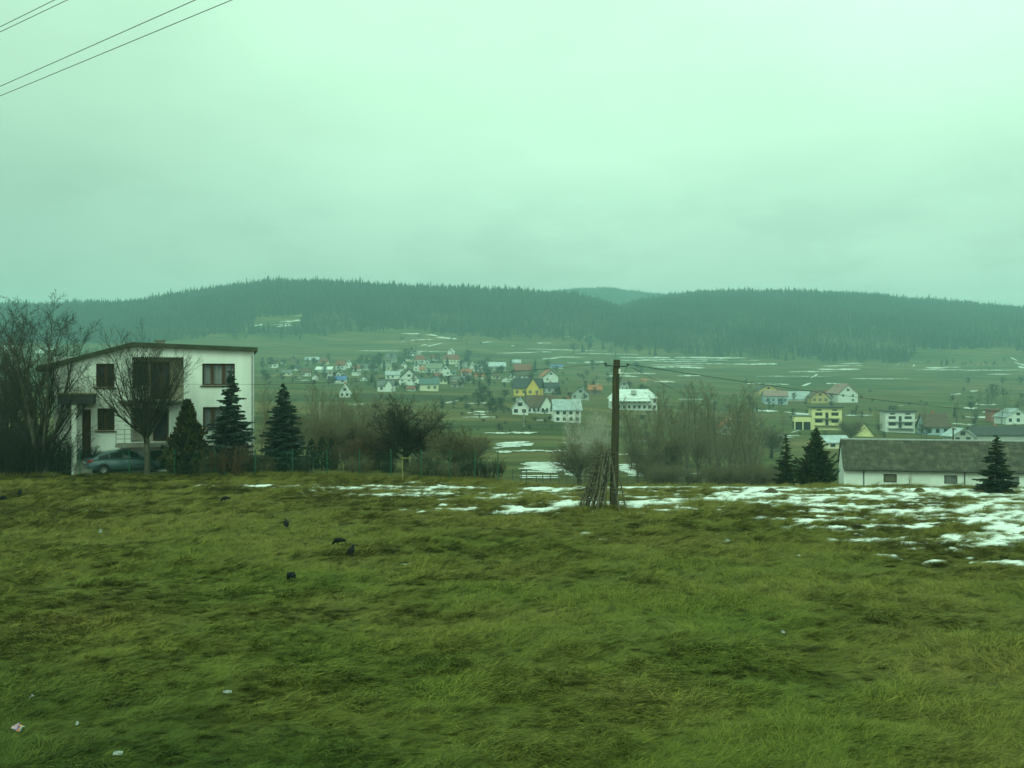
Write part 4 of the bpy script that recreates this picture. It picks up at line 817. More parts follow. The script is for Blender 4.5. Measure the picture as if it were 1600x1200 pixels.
# ------------------------------------------------------------------ parked car
def build_car(loc, rz):
    root = empty('parked_car', loc, rz); tag(root, 'blue-grey hatchback parked in front of the white house behind the fence', 'car')
    # x forward, y to its left; stations: x, half width, bottom, belt height, top of lower body
    st_ = [(-2.22,.70,.42,.66,.72), (-2.16,.78,.30,.80,.93), (-1.95,.84,.26,.86,.99), (-1.5,.875,.24,.86,.985), (-.8,.885,.23,.83,.95), (0,.885,.22,.80,.92), (.75,.88,.22,.78,.90), (1.2,.87,.23,.74,.86), (1.7,.84,.24,.68,.76), (2.05,.76,.27,.60,.66), (2.2,.62,.34,.52,.57)]
    bd = MB(); rings = []
    for x, hw, zb, zm, zt in st_:
        half = [(hw*.82, zb), (hw*.97, zb+.10), (hw, (zb+zm)/2), (hw*.985, zm), (hw*.90, zt-.02), (hw*.55, zt+.015), (0, zt+.022)]
        rings.append([(x, y, z) for y, z in half]+[(x, -y, z) for y, z in reversed(half[:-1])]+[(x, 0, zb)])
    bd.loft(rings); b_ = bd.build('body', 'car_paint', root, smooth=True)
    cb = MB(); rg = []
    cab = [(-1.98,.74,.97,.99), (-1.55,.72,.95,1.21), (-1.1,.70,.93,1.365), (-.6,.685,.92,1.435), (-.1,.68,.91,1.45), (.35,.68,.90,1.40), (.75,.70,.89,1.22), (1.28,.76,.85,.88)]
    for x, hw, z0, z1 in cab:
        wb = min(.86, hw+.13); h_ = z1-z0
        half = [(wb, z0-.05), (wb-.03, z0+.15*h_), (hw-.02*h_, z0+.80*h_), (hw-.10, z0+.95*h_), (hw*.5, z1), (0, z1+.008)]
        rg.append([(x, y, z) for y, z in half]+[(x, -y, z) for y, z in reversed(half[:-1])])
    cb.loft(rg, cap=False); cb.build('cabin', 'car_paint', root, smooth=True)
    def cabpt(x, f, s, off=.012):
        i = max(0, min(len(cab)-2, next((k for k in range(len(cab)-1) if cab[k][0] <= x <= cab[k+1][0]), 0))); q = (x-cab[i][0])/(cab[i+1][0]-cab[i][0])
        hw, z0, z1 = [cab[i][k]*(1-q)+cab[i+1][k]*q for k in (1,2,3)]; wb = min(.86, hw+.13); h_ = z1-z0
        f = .15+.65*f; q2 = (f-.15)/.65; y = (wb-.03)*(1-q2)+(hw-.02*h_)*q2
        return (x, s*(y+off), z0+f*h_)
    for s in (1, -1):
        for nm, xs_ in (('rear_quarter_window', (-1.62,-1.3,-1.02)), ('rear_side_window', (-.96,-.6,-.18)), ('front_side_window', (-.10,.3,.62,.98))):
            g = MB(); top = [cabpt(x, .95, s) for x in xs_]; bot = [cabpt(x, .02, s) for x in xs_]
            for k in range(len(xs_)-1): g.poly([bot[k], bot[k+1], top[k+1], top[k]] if s < 0 else [bot[k+1], bot[k], top[k], top[k+1]])
            g.build(nm, 'car_glass', root)
        st2 = MB(); st2.path([cabpt(-1.66, -.06, s, .016), cabpt(-1.0, -.06, s, .016), cabpt(0, -.06, s, .016), cabpt(1.0, -.06, s, .016)], .014, 5); st2.build('window_trim', 'black_trim', root)
        mir = MB(); mir.box((.82, s*.92-.09, .93), (.98, s*.92+.09, 1.06)); mir.build('wing_mirror', 'car_paint', root)
        lp = MB(); lp.slab([(-2.20,s*.64,.70), (-2.19,s*.76,.74), (-2.02,s*.855,.80), (-1.86,s*.872,.93), (-2.10,s*.80,.96), (-2.185,s*.66,.92)], (-.035,s*.022,.004)); lp.build('tail_light', 'red_lamp', root)
        lp = MB(); lp.slab([(2.12,s*.52,.52), (2.02,s*.76,.56), (1.80,s*.82,.68), (1.98,s*.66,.68), (2.10,s*.5,.62)], (.02,s*.012,.012)); lp.build('headlight', 'ceramic', root)
        for dx in (-.06, -1.02, .95): pass
        sm = MB(); sm.box((-.155,s*.889-.006,.34), (-.145,s*.889+.004,.86)); sm.box((-1.045,s*.885-.006,.40), (-1.035,s*.885+.004,.86)); sm.box((-1.85,s*.868-.01,.52), (1.7,s*.886+.006,.56)); sm.build('door_trim', 'black_trim', root)
        hd = MB(); hd.box((-.42,s*.89-.01,.76), (-.24,s*.89+.02,.79)); hd.box((-1.30,s*.885-.01,.78), (-1.12,s*.885+.02,.81)); hd.build('door_handle', 'car_paint', root)
        for x in (-1.36, 1.36):
            ar = MB(); pts_ = [(x+.37*math.cos(t), s*.878, .33+.37*math.sin(t)) for t in [k*math.pi/10 for k in range(-2, 13)]]; ar.slab(pts_, (0,s*.012,0)); ar.build('wheel_arch', 'black_trim', root)
            wh = empty('wheel', (x, s*.83, .315)); wh.parent = root
            ty = MB(); n = 26; R_ = [(.20,.085), (.285,.095), (.312,.06), (.315,0), (.312,-.06), (.285,-.095), (.20,-.085)]
            ty.loft([[(q*math.cos(2*math.pi*k/n), yy, q*math.sin(2*math.pi*k/n)) for q, yy in R_] for k in range(n+1)], cap=False); ty.build('tyre', 'rubber', wh, smooth=True)
            ri = MB(); ri.tube((0,s*.03,0), (0,s*.05,0), .20, n=24)
            for k in range(7):
                t = k*2*math.pi/7; c_, s__ = math.cos(t), math.sin(t)
                ri.slab([(c_*.04-s__*.028,s*.055,s__*.04+c_*.028), (c_*.19-s__*.04,s*.075,s__*.19+c_*.04), (c_*.19+s__*.04,s*.075,s__*.19-c_*.04), (c_*.04+s__*.028,s*.055,s__*.04-c_*.028)], (0,s*.022,0))
            ri.tube((0,s*.05,0), (0,s*.085,0), .05, n=12); ri.build('rim', 'alloy', wh)
    def rr(x): 
        i = next(k for k in range(len(cab)-1) if cab[k][0] <= x <= cab[k+1][0]); q = (x-cab[i][0])/(cab[i+1][0]-cab[i][0]); return [cab[i][k]*(1-q)+cab[i+1][k]*q for k in (1,2,3)]
    for nm, xs_ in (('rear_window', (-1.93,-1.7,-1.4,-1.16)), ('windscreen', (.52,.75,1.0,1.2))):
        g = MB(); row = []
        for x in xs_:
            hw, z0, z1 = rr(x); row.append([(x, y*(hw-.14), z1+.012+.008*(1-abs(y))-.05*(z1-z0)*(abs(y) > .6)) for y in (-1,-.5,0,.5,1)])
        for k in range(3):
            for j in range(4): g.poly([row[k][j], row[k+1][j], row[k+1][j+1], row[k][j+1]])
        g.build(nm, 'car_glass', root)
    bp = MB(); bp.box((-2.275,-.70,.40), (-2.20,.70,.60)); bp.box((-2.27,-.72,.62), (-2.235,.72,.65)); bp.build('rear_bumper', 'car_paint', root)
    lp = MB(); lp.box((-2.29,-.26,.70), (-2.225,.26,.81)); lp.build('number_plate', 'plate_white', root)
    fb = MB(); fb.box((2.14,-.58,.30), (2.24,.58,.48)); fb.build('front_bumper', 'car_paint', root)
    for y in (.3,): MB().tube((-2.2,y,.30), (-2.32,y,.29), .03, n=8).build('exhaust', 'steel', root)
    un = MB(); un.box((-2.0,-.70,.16), (2.0,.70,.30)); un.build('underbody', 'black_trim', root)
    return root
p = at(190, 738, 63.2); build_car((p.x, p.y, .02), R(39)).scale = (1.0,1.0,1.0)
tag(MB().box((-1.6,-.12,0), (1.6,.12,.09)).build('kerb_stone', 'concrete'), 'low pale kerb stone on the ground past the front of the car', 'kerb'); o = bpy.data.objects['kerb_stone']; p = at(264, 733, 64.2); o.location = (p.x, p.y, 0); o.rotation_euler = (0,0,R(10))

# ------------------------------------------------------------------ fence
fen = empty('wire_fence', (0,0,0)); tag(fen, 'green wire mesh fence on thin green posts between the meadow and the garden', 'fence')
fx = [-8, 42, 125, 202, 273, 336, 399, 457, 511, 562, 611, 658, 703, 742, 778]; FY = 60.7
fp = [at(x, 745, FY+.004*(x-400)*.2) for x in fx]
for i, p in enumerate(fp):
    z = gz(p.x, p.y); MB().tube((p.x,p.y,z-.3), (p.x,p.y,z+1.62), .034, n=8).build('post', 'fence_green', fen)
A = MB()
me_v = []; me_q = []
def strand(p0, p1, r):
    p0 = np.array(p0); p1 = np.array(p1); d = p1-p0; d /= np.linalg.norm(d); a = np.cross(d, [0,1,0]); a /= np.linalg.norm(a); b = np.array([0,1.,0])
    o = len(me_v)
    for p in (p0, p1):
        for k in range(3): t = k*2.094; me_v.append(p+(a*math.cos(t)+b*math.sin(t))*r)
    for k in range(3): me_q.append((o+k, o+(k+1)%3, o+3+(k+1)%3, o+3+k))
x0, x1 = fp[0].x, fp[-1].x; hh = 1.45; stp = .075; x = x0-hh
while x < x1:
    for s in (1, -1):
        a = (x, .06) if s > 0 else (x+hh, .06); b = (x+s*hh if s > 0 else x, .06+hh)
        ax, bx = (x, x+hh) if s > 0 else (x+hh, x)
        if min(ax, bx) < x0 or max(ax, bx) > x1: continue
        fy = FY-.03; strand((ax, fy, .06), (bx, fy+.0, .06+hh), .0016)
    x += stp
for h_ in (.06, .78, 1.51): strand((x0, FY-.03, h_), (x1, FY-.03, h_), .003)
npmesh('mesh_panel', np.array(me_v), me_q, 'fence_green', fen)
tpost = empty('wooden_post', at(629, 745, 60.2).xy.to_3d()); tag(tpost, 'pale wooden T-shaped post standing in front of the fence below the apple tree', 'post')
MB().tube((0,0,-.3), (0,0,1.20), .036, .032, 8).build('upright', 'yellow_wood', tpost); MB().tube((-.17,-.05,1.16), (.55,-.05,1.13), .024, n=7).build('crossbar', 'yellow_wood', tpost)

# ------------------------------------------------------------------ utility pole, wires, drying poles
PY = 44.7; pb = at(959, 798, PY); pole = empty('utility_pole', (pb.x, pb.y, 0)); tag(pole, 'tall round wooden utility pole standing in the meadow', 'utility pole')
tz = CAMZ+(600-562)/F*PY; lean = Vector((4.5/F*PY, 0, 0))
sh = MB(); r = random.Random(3); pts_ = [Vector((0,0,-.4))]+[lean*(k/8)+Vector((r.uniform(-.012,.012), 0, tz*k/8)) for k in range(1, 9)]
sh.path(pts_, [.19-.045*k/8 for k in range(9)], 14); sh.build('shaft', 'pole_wood', pole, smooth=False)
tp_ = lean+Vector((0,0,tz))
ar = MB(); ar.tube(tp_+Vector((-.50,-.17,-.26)), tp_+Vector((.44,-.17,-.30)), .026, n=8); ar.tube(tp_+Vector((.02,-.2,-.27)), tp_+Vector((.02,.16,-.27)), .02, n=6); ar.build('crossarm', 'dark_metal', pole)
for dx in (-.50, .46):
    n_ = MB(); c0 = tp_+Vector((dx,-.17,-.25 if dx < 0 else -.28)); n_.path([c0, c0+Vector((0,0,.05)), c0+Vector((0,0,.09)), c0+Vector((0,0,.12))], [.03,.05,.045,.02], 10); n_.build('insulator', 'dark_metal', pole)
MB().box(tuple(tp_+Vector((.07,-.175,-.62))), tuple(tp_+Vector((.16,-.15,-.40)))).build('number_tag', 'ceramic', pole)
cb = MB(); cb.path([tp_+Vector((.44,-.17,-.3)), tp_+Vector((.34,-.18,-.55)), tp_+Vector((.20,-.17,-.72)), tp_+Vector((.16,-.16,-.95))], .009, 5); cb.build('cable_loop', 'wire', pole)
gx = Vector((pb.x, pb.y, 0))
def cable(name, a, b, sag, rad, label, n=24):
    mb = MB(); a = Vector(a); b = Vector(b); pts = []
    for k in range(n+1):
        t = k/n; p = a.lerp(b, t); p.z -= sag*4*t*(1-t); pts.append(p)
    mb.path(pts, rad, 5); return tag(mb.build(name, 'wire'), label, 'cable')
pr = gx+tp_+Vector((.46,-.17,-.20)); pl = gx+tp_+Vector((-.50,-.17,-.17))
cable('overhead_cable', pr, at(1700, 650, 112), .55, .014, 'sagging cable running from the utility pole over the barn roof')
cable('overhead_cable', pr+Vector((0,0,-.03)), at(1120, 634, 150), .3, .010, 'thin cable dropping from the utility pole into the valley trees')
t_, z_ = hl(287, 600)
hp = Vector((HX+t_*ca+.06*sa, HY+t_*sa-.06, CAMZ)); cable('overhead_cable', pl, at(700, 594, 56), .12, .010, 'thin cable between the utility pole and the garden trees') if False else None
cable('overhead_cable', pl, hp, .32, .008, 'thin cable running from the utility pole to the white house wall')
for a, b, lb in (((0,42), (85,0), 'uppermost of the four overhead wires crossing the sky corner'), ((0,50), (105,0), 'second overhead wire from the top of the sky corner'), ((0,135), (305,0), 'third overhead wire, the upper one of the lower pair'), ((0,150), (362,0), 'lowest of the four overhead wires in the sky')):
    zz = 11.3 if a[1] > 100 else 12.4
    Ya = (zz-CAMZ)*F/(600-a[1]); Yb = (zz-CAMZ)*F/(600-b[1]); pa = at(*a, Ya); pb_ = at(*b, Yb); d = (pb_-pa)
    cable('overhead_wire', pa-d*3.2, pb_+d*3.2, .0, .0060, lb)
# the drying poles: foot (x, y), tip (x, y) in the photograph, distance of foot and tip, thickness
DP = [((912,800),(942,697),44.6,44.5,.050,9,'leaning grey drying pole standing farthest out from the utility pole'), ((918,798),(945,716),45.2,44.6,.045,7,'drying pole just inside the outermost one of the stack'), ((926,799),(950,705),45.4,44.9,.050,8,'thick drying pole in the middle of the stack'), ((922,801),(944,700),44.0,44.5,.045,8,'dark drying pole with many long side pegs'),
      ((932,801),(946,698),43.9,44.4,.055,7,'pale drying pole near the front of the stack'), ((938,799),(952,708),44.9,44.7,.05,8,'drying pole close beside the utility pole shaft'), ((944,797),(950,722),45.3,44.9,.045,6,'short drying pole hidden behind the others'), ((930,797),(955,718),45.6,45.0,.045,6,'drying pole leaning at the back of the stack'),
      ((908,801),(938,702),44.3,44.5,.045,9,'thin drying pole at the outer foot of the stack with forked pegs'), ((935,800),(941,704),44.2,44.4,.05,8,'upright drying pole in front of the stack'), ((926,797),(936,712),45.0,44.6,.045,9,'crooked drying pole behind the outer ones'), ((916,800),(950,702),44.7,44.6,.05,8,'slanted drying pole crossing over its neighbours'), ((941,801),(956,712),44.1,44.5,.045,6,'thin drying pole touching the shaft of the utility pole'),
      ((903,802),(940,701),44.5,44.5,.045,9,'lowest slanting drying pole whose foot lies farthest from the utility pole'),
      ((969,803),(951,694),43.8,44.3,.055,3,'long smooth pole crossing in front of the utility pole'), ((980,797),(966,742),44.5,44.8,.04,2,'short thin pole leaning on the far side of the utility pole')]
for i, (f_, t_, Yf, Yt, rad, npg, lb) in enumerate(DP):
    a = at(*f_, Yf); a.z = gz(a.x, a.y)-.06; b = at(*t_, Yt); r = random.Random(200+i); root = empty('drying_pole', a); tag(root, lb, 'pole', 'drying poles stacked round the utility pole')
    d = b-a; mb = MB(); pp = [d*(k/7)+Vector((r.uniform(-.02,.02), r.uniform(-.02,.02), 0))*(0 < k < 7) for k in range(8)]; mb.path(pp, [rad*(1-.45*k/7) for k in range(8)], 8); mb.build('shaft', 'grey_wood', root)
    npg = int(npg*1.9)
    for k in range(npg):
        q = d*(.18+.75*(k+r.uniform(.2,.8))/npg); an = r.choice([0, math.pi, math.pi, 2.7, 3.5])+r.gauss(0, .4); l = r.uniform(.25, .68); e = q+Vector((math.cos(an)*l, math.sin(an)*l*.6, r.uniform(-.04, .14)))
        MB().path([q, q.lerp(e, .5)+Vector((0,0,r.uniform(-.02,.02))), e], [.018,.015,.010], 5).build('peg', 'grey_wood', root)

# ------------------------------------------------------------------ long barn
BY = 100.0; e0 = at(1319, 733, BY); BR = R(14); cb_, sb_ = math.cos(BR), math.sin(BR); bx0 = e0.x; bL = 26.0; ez = e0.z; BD = 8.0
ridgez = CAMZ+(600-688)/F*103.5; zb = ez-3.4
def bt(x):
    u = (x-800)/F; return (u*BY-bx0)/(cb_+u*sb_)
barn = empty('long_barn', (bx0, BY, 0), -BR); tag(barn, 'long low white-walled barn with a mossy grey corrugated roof at the meadow rim', 'barn')
wr = [(bt(x0), bt(x1)) for x0, x1 in ((1381,1402), (1476,1497), (1573,1594))]; wz0 = ez-1.24; wz1 = ez-.42
mb = MB(); cuts = [.0]+[v for ab in wr for v in ab]+[bL-.25]
for i in range(len(cuts)-1):
    a, b = cuts[i], cuts[i+1]
    if i % 2: mb.poly([(a,.3,zb), (b,.3,zb), (b,.3,wz0), (a,.3,wz0)]); mb.poly([(a,.3,wz1), (b,.3,wz1), (b,.3,ez+.1), (a,.3,ez+.1)])
    else: mb.poly([(a,.3,zb), (b,.3,zb), (b,.3,ez+.1), (a,.3,ez+.1)])
for a, b in wr:
    for q in ([(a,.3,wz0),(a,.55,wz0),(a,.55,wz1),(a,.3,wz1)], [(b,.3,wz0),(b,.3,wz1),(b,.55,wz1),(b,.55,wz0)], [(a,.3,wz1),(a,.55,wz1),(b,.55,wz1),(b,.3,wz1)], [(a,.3,wz0),(b,.3,wz0),(b,.55,wz0),(a,.55,wz0)]): mb.poly(q)
for t in (.0, bL-.25): mb.poly([(t,.3,zb), (t,BD-.3,zb), (t,BD-.3,ez+.1), (t,BD/2,ridgez-.05), (t,.3,ez+.1)])
mb.poly([(.0,BD-.3,zb), (bL-.25,BD-.3,zb), (bL-.25,BD-.3,ez+.1), (.0,BD-.3,ez+.1)]); mb.build('wall', 'white_plaster', barn)
def barnroof():
    m, nt, b = newmat('barn_roof'); N = nt.nodes.new; L = nt.links.new; b.inputs['Roughness'].default_value = .9
    tc = N('ShaderNodeTexCoord'); sp = N('ShaderNodeSeparateXYZ'); L(tc.outputs['Object'], sp.inputs[0])
    def line(sock, period, width):
        a = N('ShaderNodeMath'); a.operation = 'PINGPONG'; a.inputs[1].default_value = period/2; L(sock, a.inputs[0])
        c = N('ShaderNodeMath'); c.operation = 'LESS_THAN'; c.inputs[1].default_value = width; L(a.outputs[0], c.inputs[0]); return c.outputs[0]
    lx = line(sp.outputs['X'], 1.1, .035); ly = line(sp.outputs['Y'], 1.15, .045)
    n1 = N('ShaderNodeTexNoise'); n1.inputs['Scale'].default_value = 1.6; n1.inputs['Detail'].default_value = 8; L(tc.outputs['Object'], n1.inputs['Vector'])
    n2 = N('ShaderNodeTexVoronoi'); n2.inputs['Scale'].default_value = 1.0; L(tc.outputs['Object'], n2.inputs['Vector'])
    r = N('ShaderNodeValToRGB'); L(n1.outputs['Fac'], r.inputs[0]); c = r.color_ramp; c.elements[0].position = .3; c.elements[0].color = (.036,.035,.021,1); c.elements[1].position = .72; c.elements[1].color = (.145,.128,.085,1); e = c.elements.new(.52); e.color = (.075,.069,.045,1)
    ad = N('ShaderNodeMath'); ad.operation = 'MAXIMUM'; L(lx, ad.inputs[0]); L(ly, ad.inputs[1])
    sc = N('ShaderNodeMath'); sc.operation = 'MULTIPLY'; sc.inputs[1].default_value = .55; L(ad.outputs[0], sc.inputs[0])
    mx = N('ShaderNodeMix'); mx.data_type = 'RGBA'; mx.inputs['B'].default_value = (.03,.033,.026,1); L(sc.outputs[0], mx.inputs['Factor']); L(r.outputs[0], mx.inputs['A']); L(mx.outputs['Result'], b.inputs['Base Color'])
    wv = N('ShaderNodeMath'); wv.operation = 'SINE'; m8 = N('ShaderNodeMath'); m8.operation = 'MULTIPLY'; m8.inputs[1].default_value = 36; L(sp.outputs['X'], m8.inputs[0]); L(m8.outputs[0], wv.inputs[0])
    bp = N('ShaderNodeBump'); bp.inputs['Distance'].default_value = .03; L(wv.outputs[0], bp.inputs['Height']); L(bp.outputs[0], b.inputs['Normal'])
    return m
M['barn_roof'] = barnroof()
rb = MB(); rb.slab([(-.12,-.15,ez), (bL,-.15,ez), (bL,BD/2,ridgez), (-.12,BD/2,ridgez)], (0,0,.08)); rb.slab([(bL,BD+.15,ez), (-.12,BD+.15,ez), (-.12,BD/2,ridgez+.002), (bL,BD/2,ridgez+.002)], (0,0,.08))
for k in range(0, 13):     # lapped sheet edges up the slope
    x = k*2.05+.3; rb.tube((x,-.15,ez+.09), (x,BD/2,ridgez+.09), .035, n=4)
roof_b = rb.build('roof', 'barn_roof', barn)
MB().tube((-.12,BD/2,ridgez+.1), (bL,BD/2,ridgez+.1), .11, n=8).build('ridge_cap', 'sheet_grey', roof_b)
gt = MB(); gt.tube((0,-.22,ez-.02), (bL,-.22,ez-.02), .07, n=8); gt.build('gutter', 'dark_metal', roof_b)
for k, (a, b) in enumerate(wr):
    f = MB(); fw = .1
    for q in (((a,.40,wz0),(b,.48,wz0+fw)), ((a,.40,wz1-fw),(b,.48,wz1)), ((a,.401,wz0+fw),(a+fw,.479,wz1-fw)), ((b-fw,.401,wz0+fw),(b,.479,wz1-fw))): f.box(*q)
    w_ = f.build('window', 'brown_wood' if k == 0 else 'grey_wood', barn)
    MB().poly([(a+.02,.45,wz0+.02), (b-.02,.45,wz0+.02), (b-.02,.45,wz1-.02), (a+.02,.45,wz1-.02)]).build('pane', 'blind' if k == 0 else 'roof_grey', w_)
for x in (1350, 1508): MB().tube((bt(x),.22,zb), (bt(x),.22,ez), .05, n=8).build('drain_pipe', 'dark_metal', barn)
# poles by the barn
p = at(1485, 692, 112); pz = CAMZ+(600-660)/F*112
q_ = bt(1485)+.9; rp = empty('roof_pole', (bx0+q_*cb_+BD/2*sb_, BY-q_*sb_+BD/2*cb_, ridgez+.12)); tag(rp, 'dark short mast standing up from the barn ridge', 'mast'); MB().tube((0,0,-.2), (0,0,1.25), .08, .06, 8).build('shaft', 'pole_wood', rp); MB().tube((-.05,-.1,1.12), (.28,-.1,1.12), .05, n=6).build('bracket', 'dark_metal', rp)
p = at(1482, 757, 57); sg = empty('stake_frame', (p.x, 57, gz(p.x, 57))); tag(sg, 'thin double metal stakes before the second barn window', 'stake')
for dx in (-.05, .08): MB().tube((dx,0,-.2), (dx,0,.95), .012, n=5).build('stake', 'steel', sg)
tag(MB().tube((0,0,-.2), (0,0,.85), .012, n=5).build('thin_stake', 'steel'), 'thin single metal stake before the third barn window', 'stake'); o = bpy.data.objects['thin_stake']; p = at(1592, 757, 57); o.location = (p.x, 57, gz(p.x, 57))

# ------------------------------------------------------------------ crows and litter
def crow(x, y, yaw, peck, label, s=1.0, fl=False):
    p = hit(x, y); root = empty('crow', (p.x, p.y, gz(p.x, p.y)+.05), yaw); tag(root, label, 'bird', 'crows feeding in the meadow'); root.scale = (s,s,s)
    if peck: spine = [(-.30,.165,.012,.03), (-.20,.18,.02,.045), (-.13,.205,.055,.06), (-.04,.215,.082,.078), (.05,.20,.078,.074), (.11,.165,.05,.05), (.155,.115,.042,.04), (.185,.075,.036,.034), (.205,.045,.015,.015), (.225,-.01,.004,.004)]
    else: spine = [(-.30,.11,.012,.03), (-.20,.145,.02,.045), (-.13,.18,.055,.06), (-.04,.21,.082,.078), (.05,.24,.075,.072), (.10,.28,.045,.045), (.135,.32,.042,.04), (.165,.335,.034,.032), (.195,.33,.015,.013), (.245,.322,.004,.004)]
    mb = MB(); rings = []; n = 10
    for i, (bx, bz, rz_, ry) in enumerate(spine):
        a = spine[max(0, i-1)]; b = spine[min(len(spine)-1, i+1)]; d = Vector((b[0]-a[0], 0, b[1]-a[1])).normalized(); nn = Vector((-d.z, 0, d.x))
        rings.append([Vector((bx,0,bz))+nn*(rz_*math.sin(2*math.pi*k/n))+Vector((0,ry*math.cos(2*math.pi*k/n),0)) for k in range(n)])
    mb.loft(rings)
    for s_ in (1, -1):
        mb.path([(.0,s_*.035,.17), (.005,s_*.035,.08), (-.015,s_*.04,-.03)], [.018,.009,.008], 6); mb.tube((-.015,s_*.04,-.02), (.045,s_*.045,-.025), .006, n=5)
    mb.build('body', 'crow', root, smooth=True)
    wg = MB()
    for s_ in (1, -1):
        rr_ = []
        for t, hgt, off in ((.10,.03,.062), (.04,.06,.085), (-.06,.062,.088), (-.17,.04,.06), (-.28,.012,.03)):
            c = Vector((t, s_*off, (.225 if not peck else .215)-(0 if peck else .25*max(0,-t)))); rr_.append([c+Vector((0,s_*.012,0)), c+Vector((0,0,hgt)), c-Vector((0,s_*.012,0)), c-Vector((0,0,hgt))])
        wg.loft(rr_)
    wg.build('wings', 'crow', root, smooth=True); return root
for a in ((4,786,2.6,True,'crow at the very edge of the photo near the fence'), (31,778,1.8,False,'upright crow near the edge of the photo below the many-stemmed tree'), (351,786,2.9,True,'crow feeding below the house corner near the snow'), (447,830,1.9,False,'crow standing upright with raised head in the meadow'), (528,853,3.0,True,'crow in side view with its tail raised'), (549,870,1.4,False,'small round-looking crow seen from behind'), (454,916,2.2,True,'nearest crow bending down in the grass')):
    crow(*a)
def litter(name, x, y, w_, h_, mats, label, seed, rz=0):
    w_ *= .66; h_ *= .66; p = hit(x, y); r = random.Random(seed); mb = MB(); n = 7; rings = []
    for i in range(6):
        t = i/5; rings.append([((t-.5)*w_, (j/(n-1)-.5)*h_*1.2*(.55+.45*math.sin(math.pi*min(1, max(0, t*.8+.1))))+r.uniform(-.22,.22)*h_, .06+math.sin(j*1.1+i)*.18*h_+r.uniform(0,.28)*h_) for j in range(n)])
    for i in range(5):
        mb.cur = min(len(mats)-1, i*len(mats)//5) if len(mats) > 1 else 0
        for j in range(n-1): mb.poly([rings[i][j], rings[i+1][j], rings[i+1][j+1], rings[i][j+1]])
    o = mb.build(name, mats, smooth=False); md = o.modifiers.new('thickness', 'SOLIDIFY'); md.thickness = .004
    o.location = (p.x, p.y, gz(p.x, p.y)+.06); o.rotation_euler = (R(35), 0, rz); tag(o, label, 'litter', 'litter in the meadow')
litter('crumpled_wrapper', 31, 1155, .30, .13, ['litter_pink', 'litter_blue', 'litter_orange', 'litter_white'], 'crumpled colourful snack wrapper near the bottom corner of the meadow', 1, -.4)
litter('paper_scrap', 52, 1104, .12, .09, ['litter_white'], 'white paper scrap above the colourful wrapper', 2, -.5)
litter('paper_scrap', 122, 1147, .07, .08, ['litter_white'], 'tiny white scrap beside the colourful wrapper', 3)
litter('paper_scrap', 185, 1194, .20, .08, ['litter_white'], 'white scrap at the bottom edge of the meadow', 4, .2)
litter('plastic_scrap', 355, 1095, .22, .07, ['sheet_grey'], 'greyish plastic scrap lying flat in the near meadow', 5, .3)
litter('paper_scrap', 158, 835, .18, .22, ['litter_white'], 'white peaked paper scrap in the meadow below the parked car', 6)
litter('paper_scrap', 1223, 996, .11, .08, ['litter_white'], 'small white scrap alone in the open meadow', 7)
# molehills
M['mole_soil'] = mat('mole_soil', (.09,.065,.035), (.05,.04,.02), scale=9, bump=.6)
for i, (x, y, r_, lb) in enumerate(((1437,760,.32,'brown molehill before the barn between its windows'), (1531,761,.36,'brown molehill just beside the small spruce'), (1205,764,.4,'brown molehill below the slim dark spruce'))):
    p = hit(x, y); mb = MB(); rr_ = random.Random(i); rings = []
    for t in (1.25, 1.0, .8, .5, .22, .02): rings.append([(p.x+r_*t*math.cos(k*.449)*rr_.uniform(.85,1.15), p.y+r_*t*math.sin(k*.449)*rr_.uniform(.85,1.15), r_*.75*(1-t*t)+.0) for k in range(14)])
    o = mb.loft(rings).build('molehill', 'mole_soil', smooth=True); o.location.z = gz(p.x, p.y); tag(o, lb, 'molehill', 'molehills')
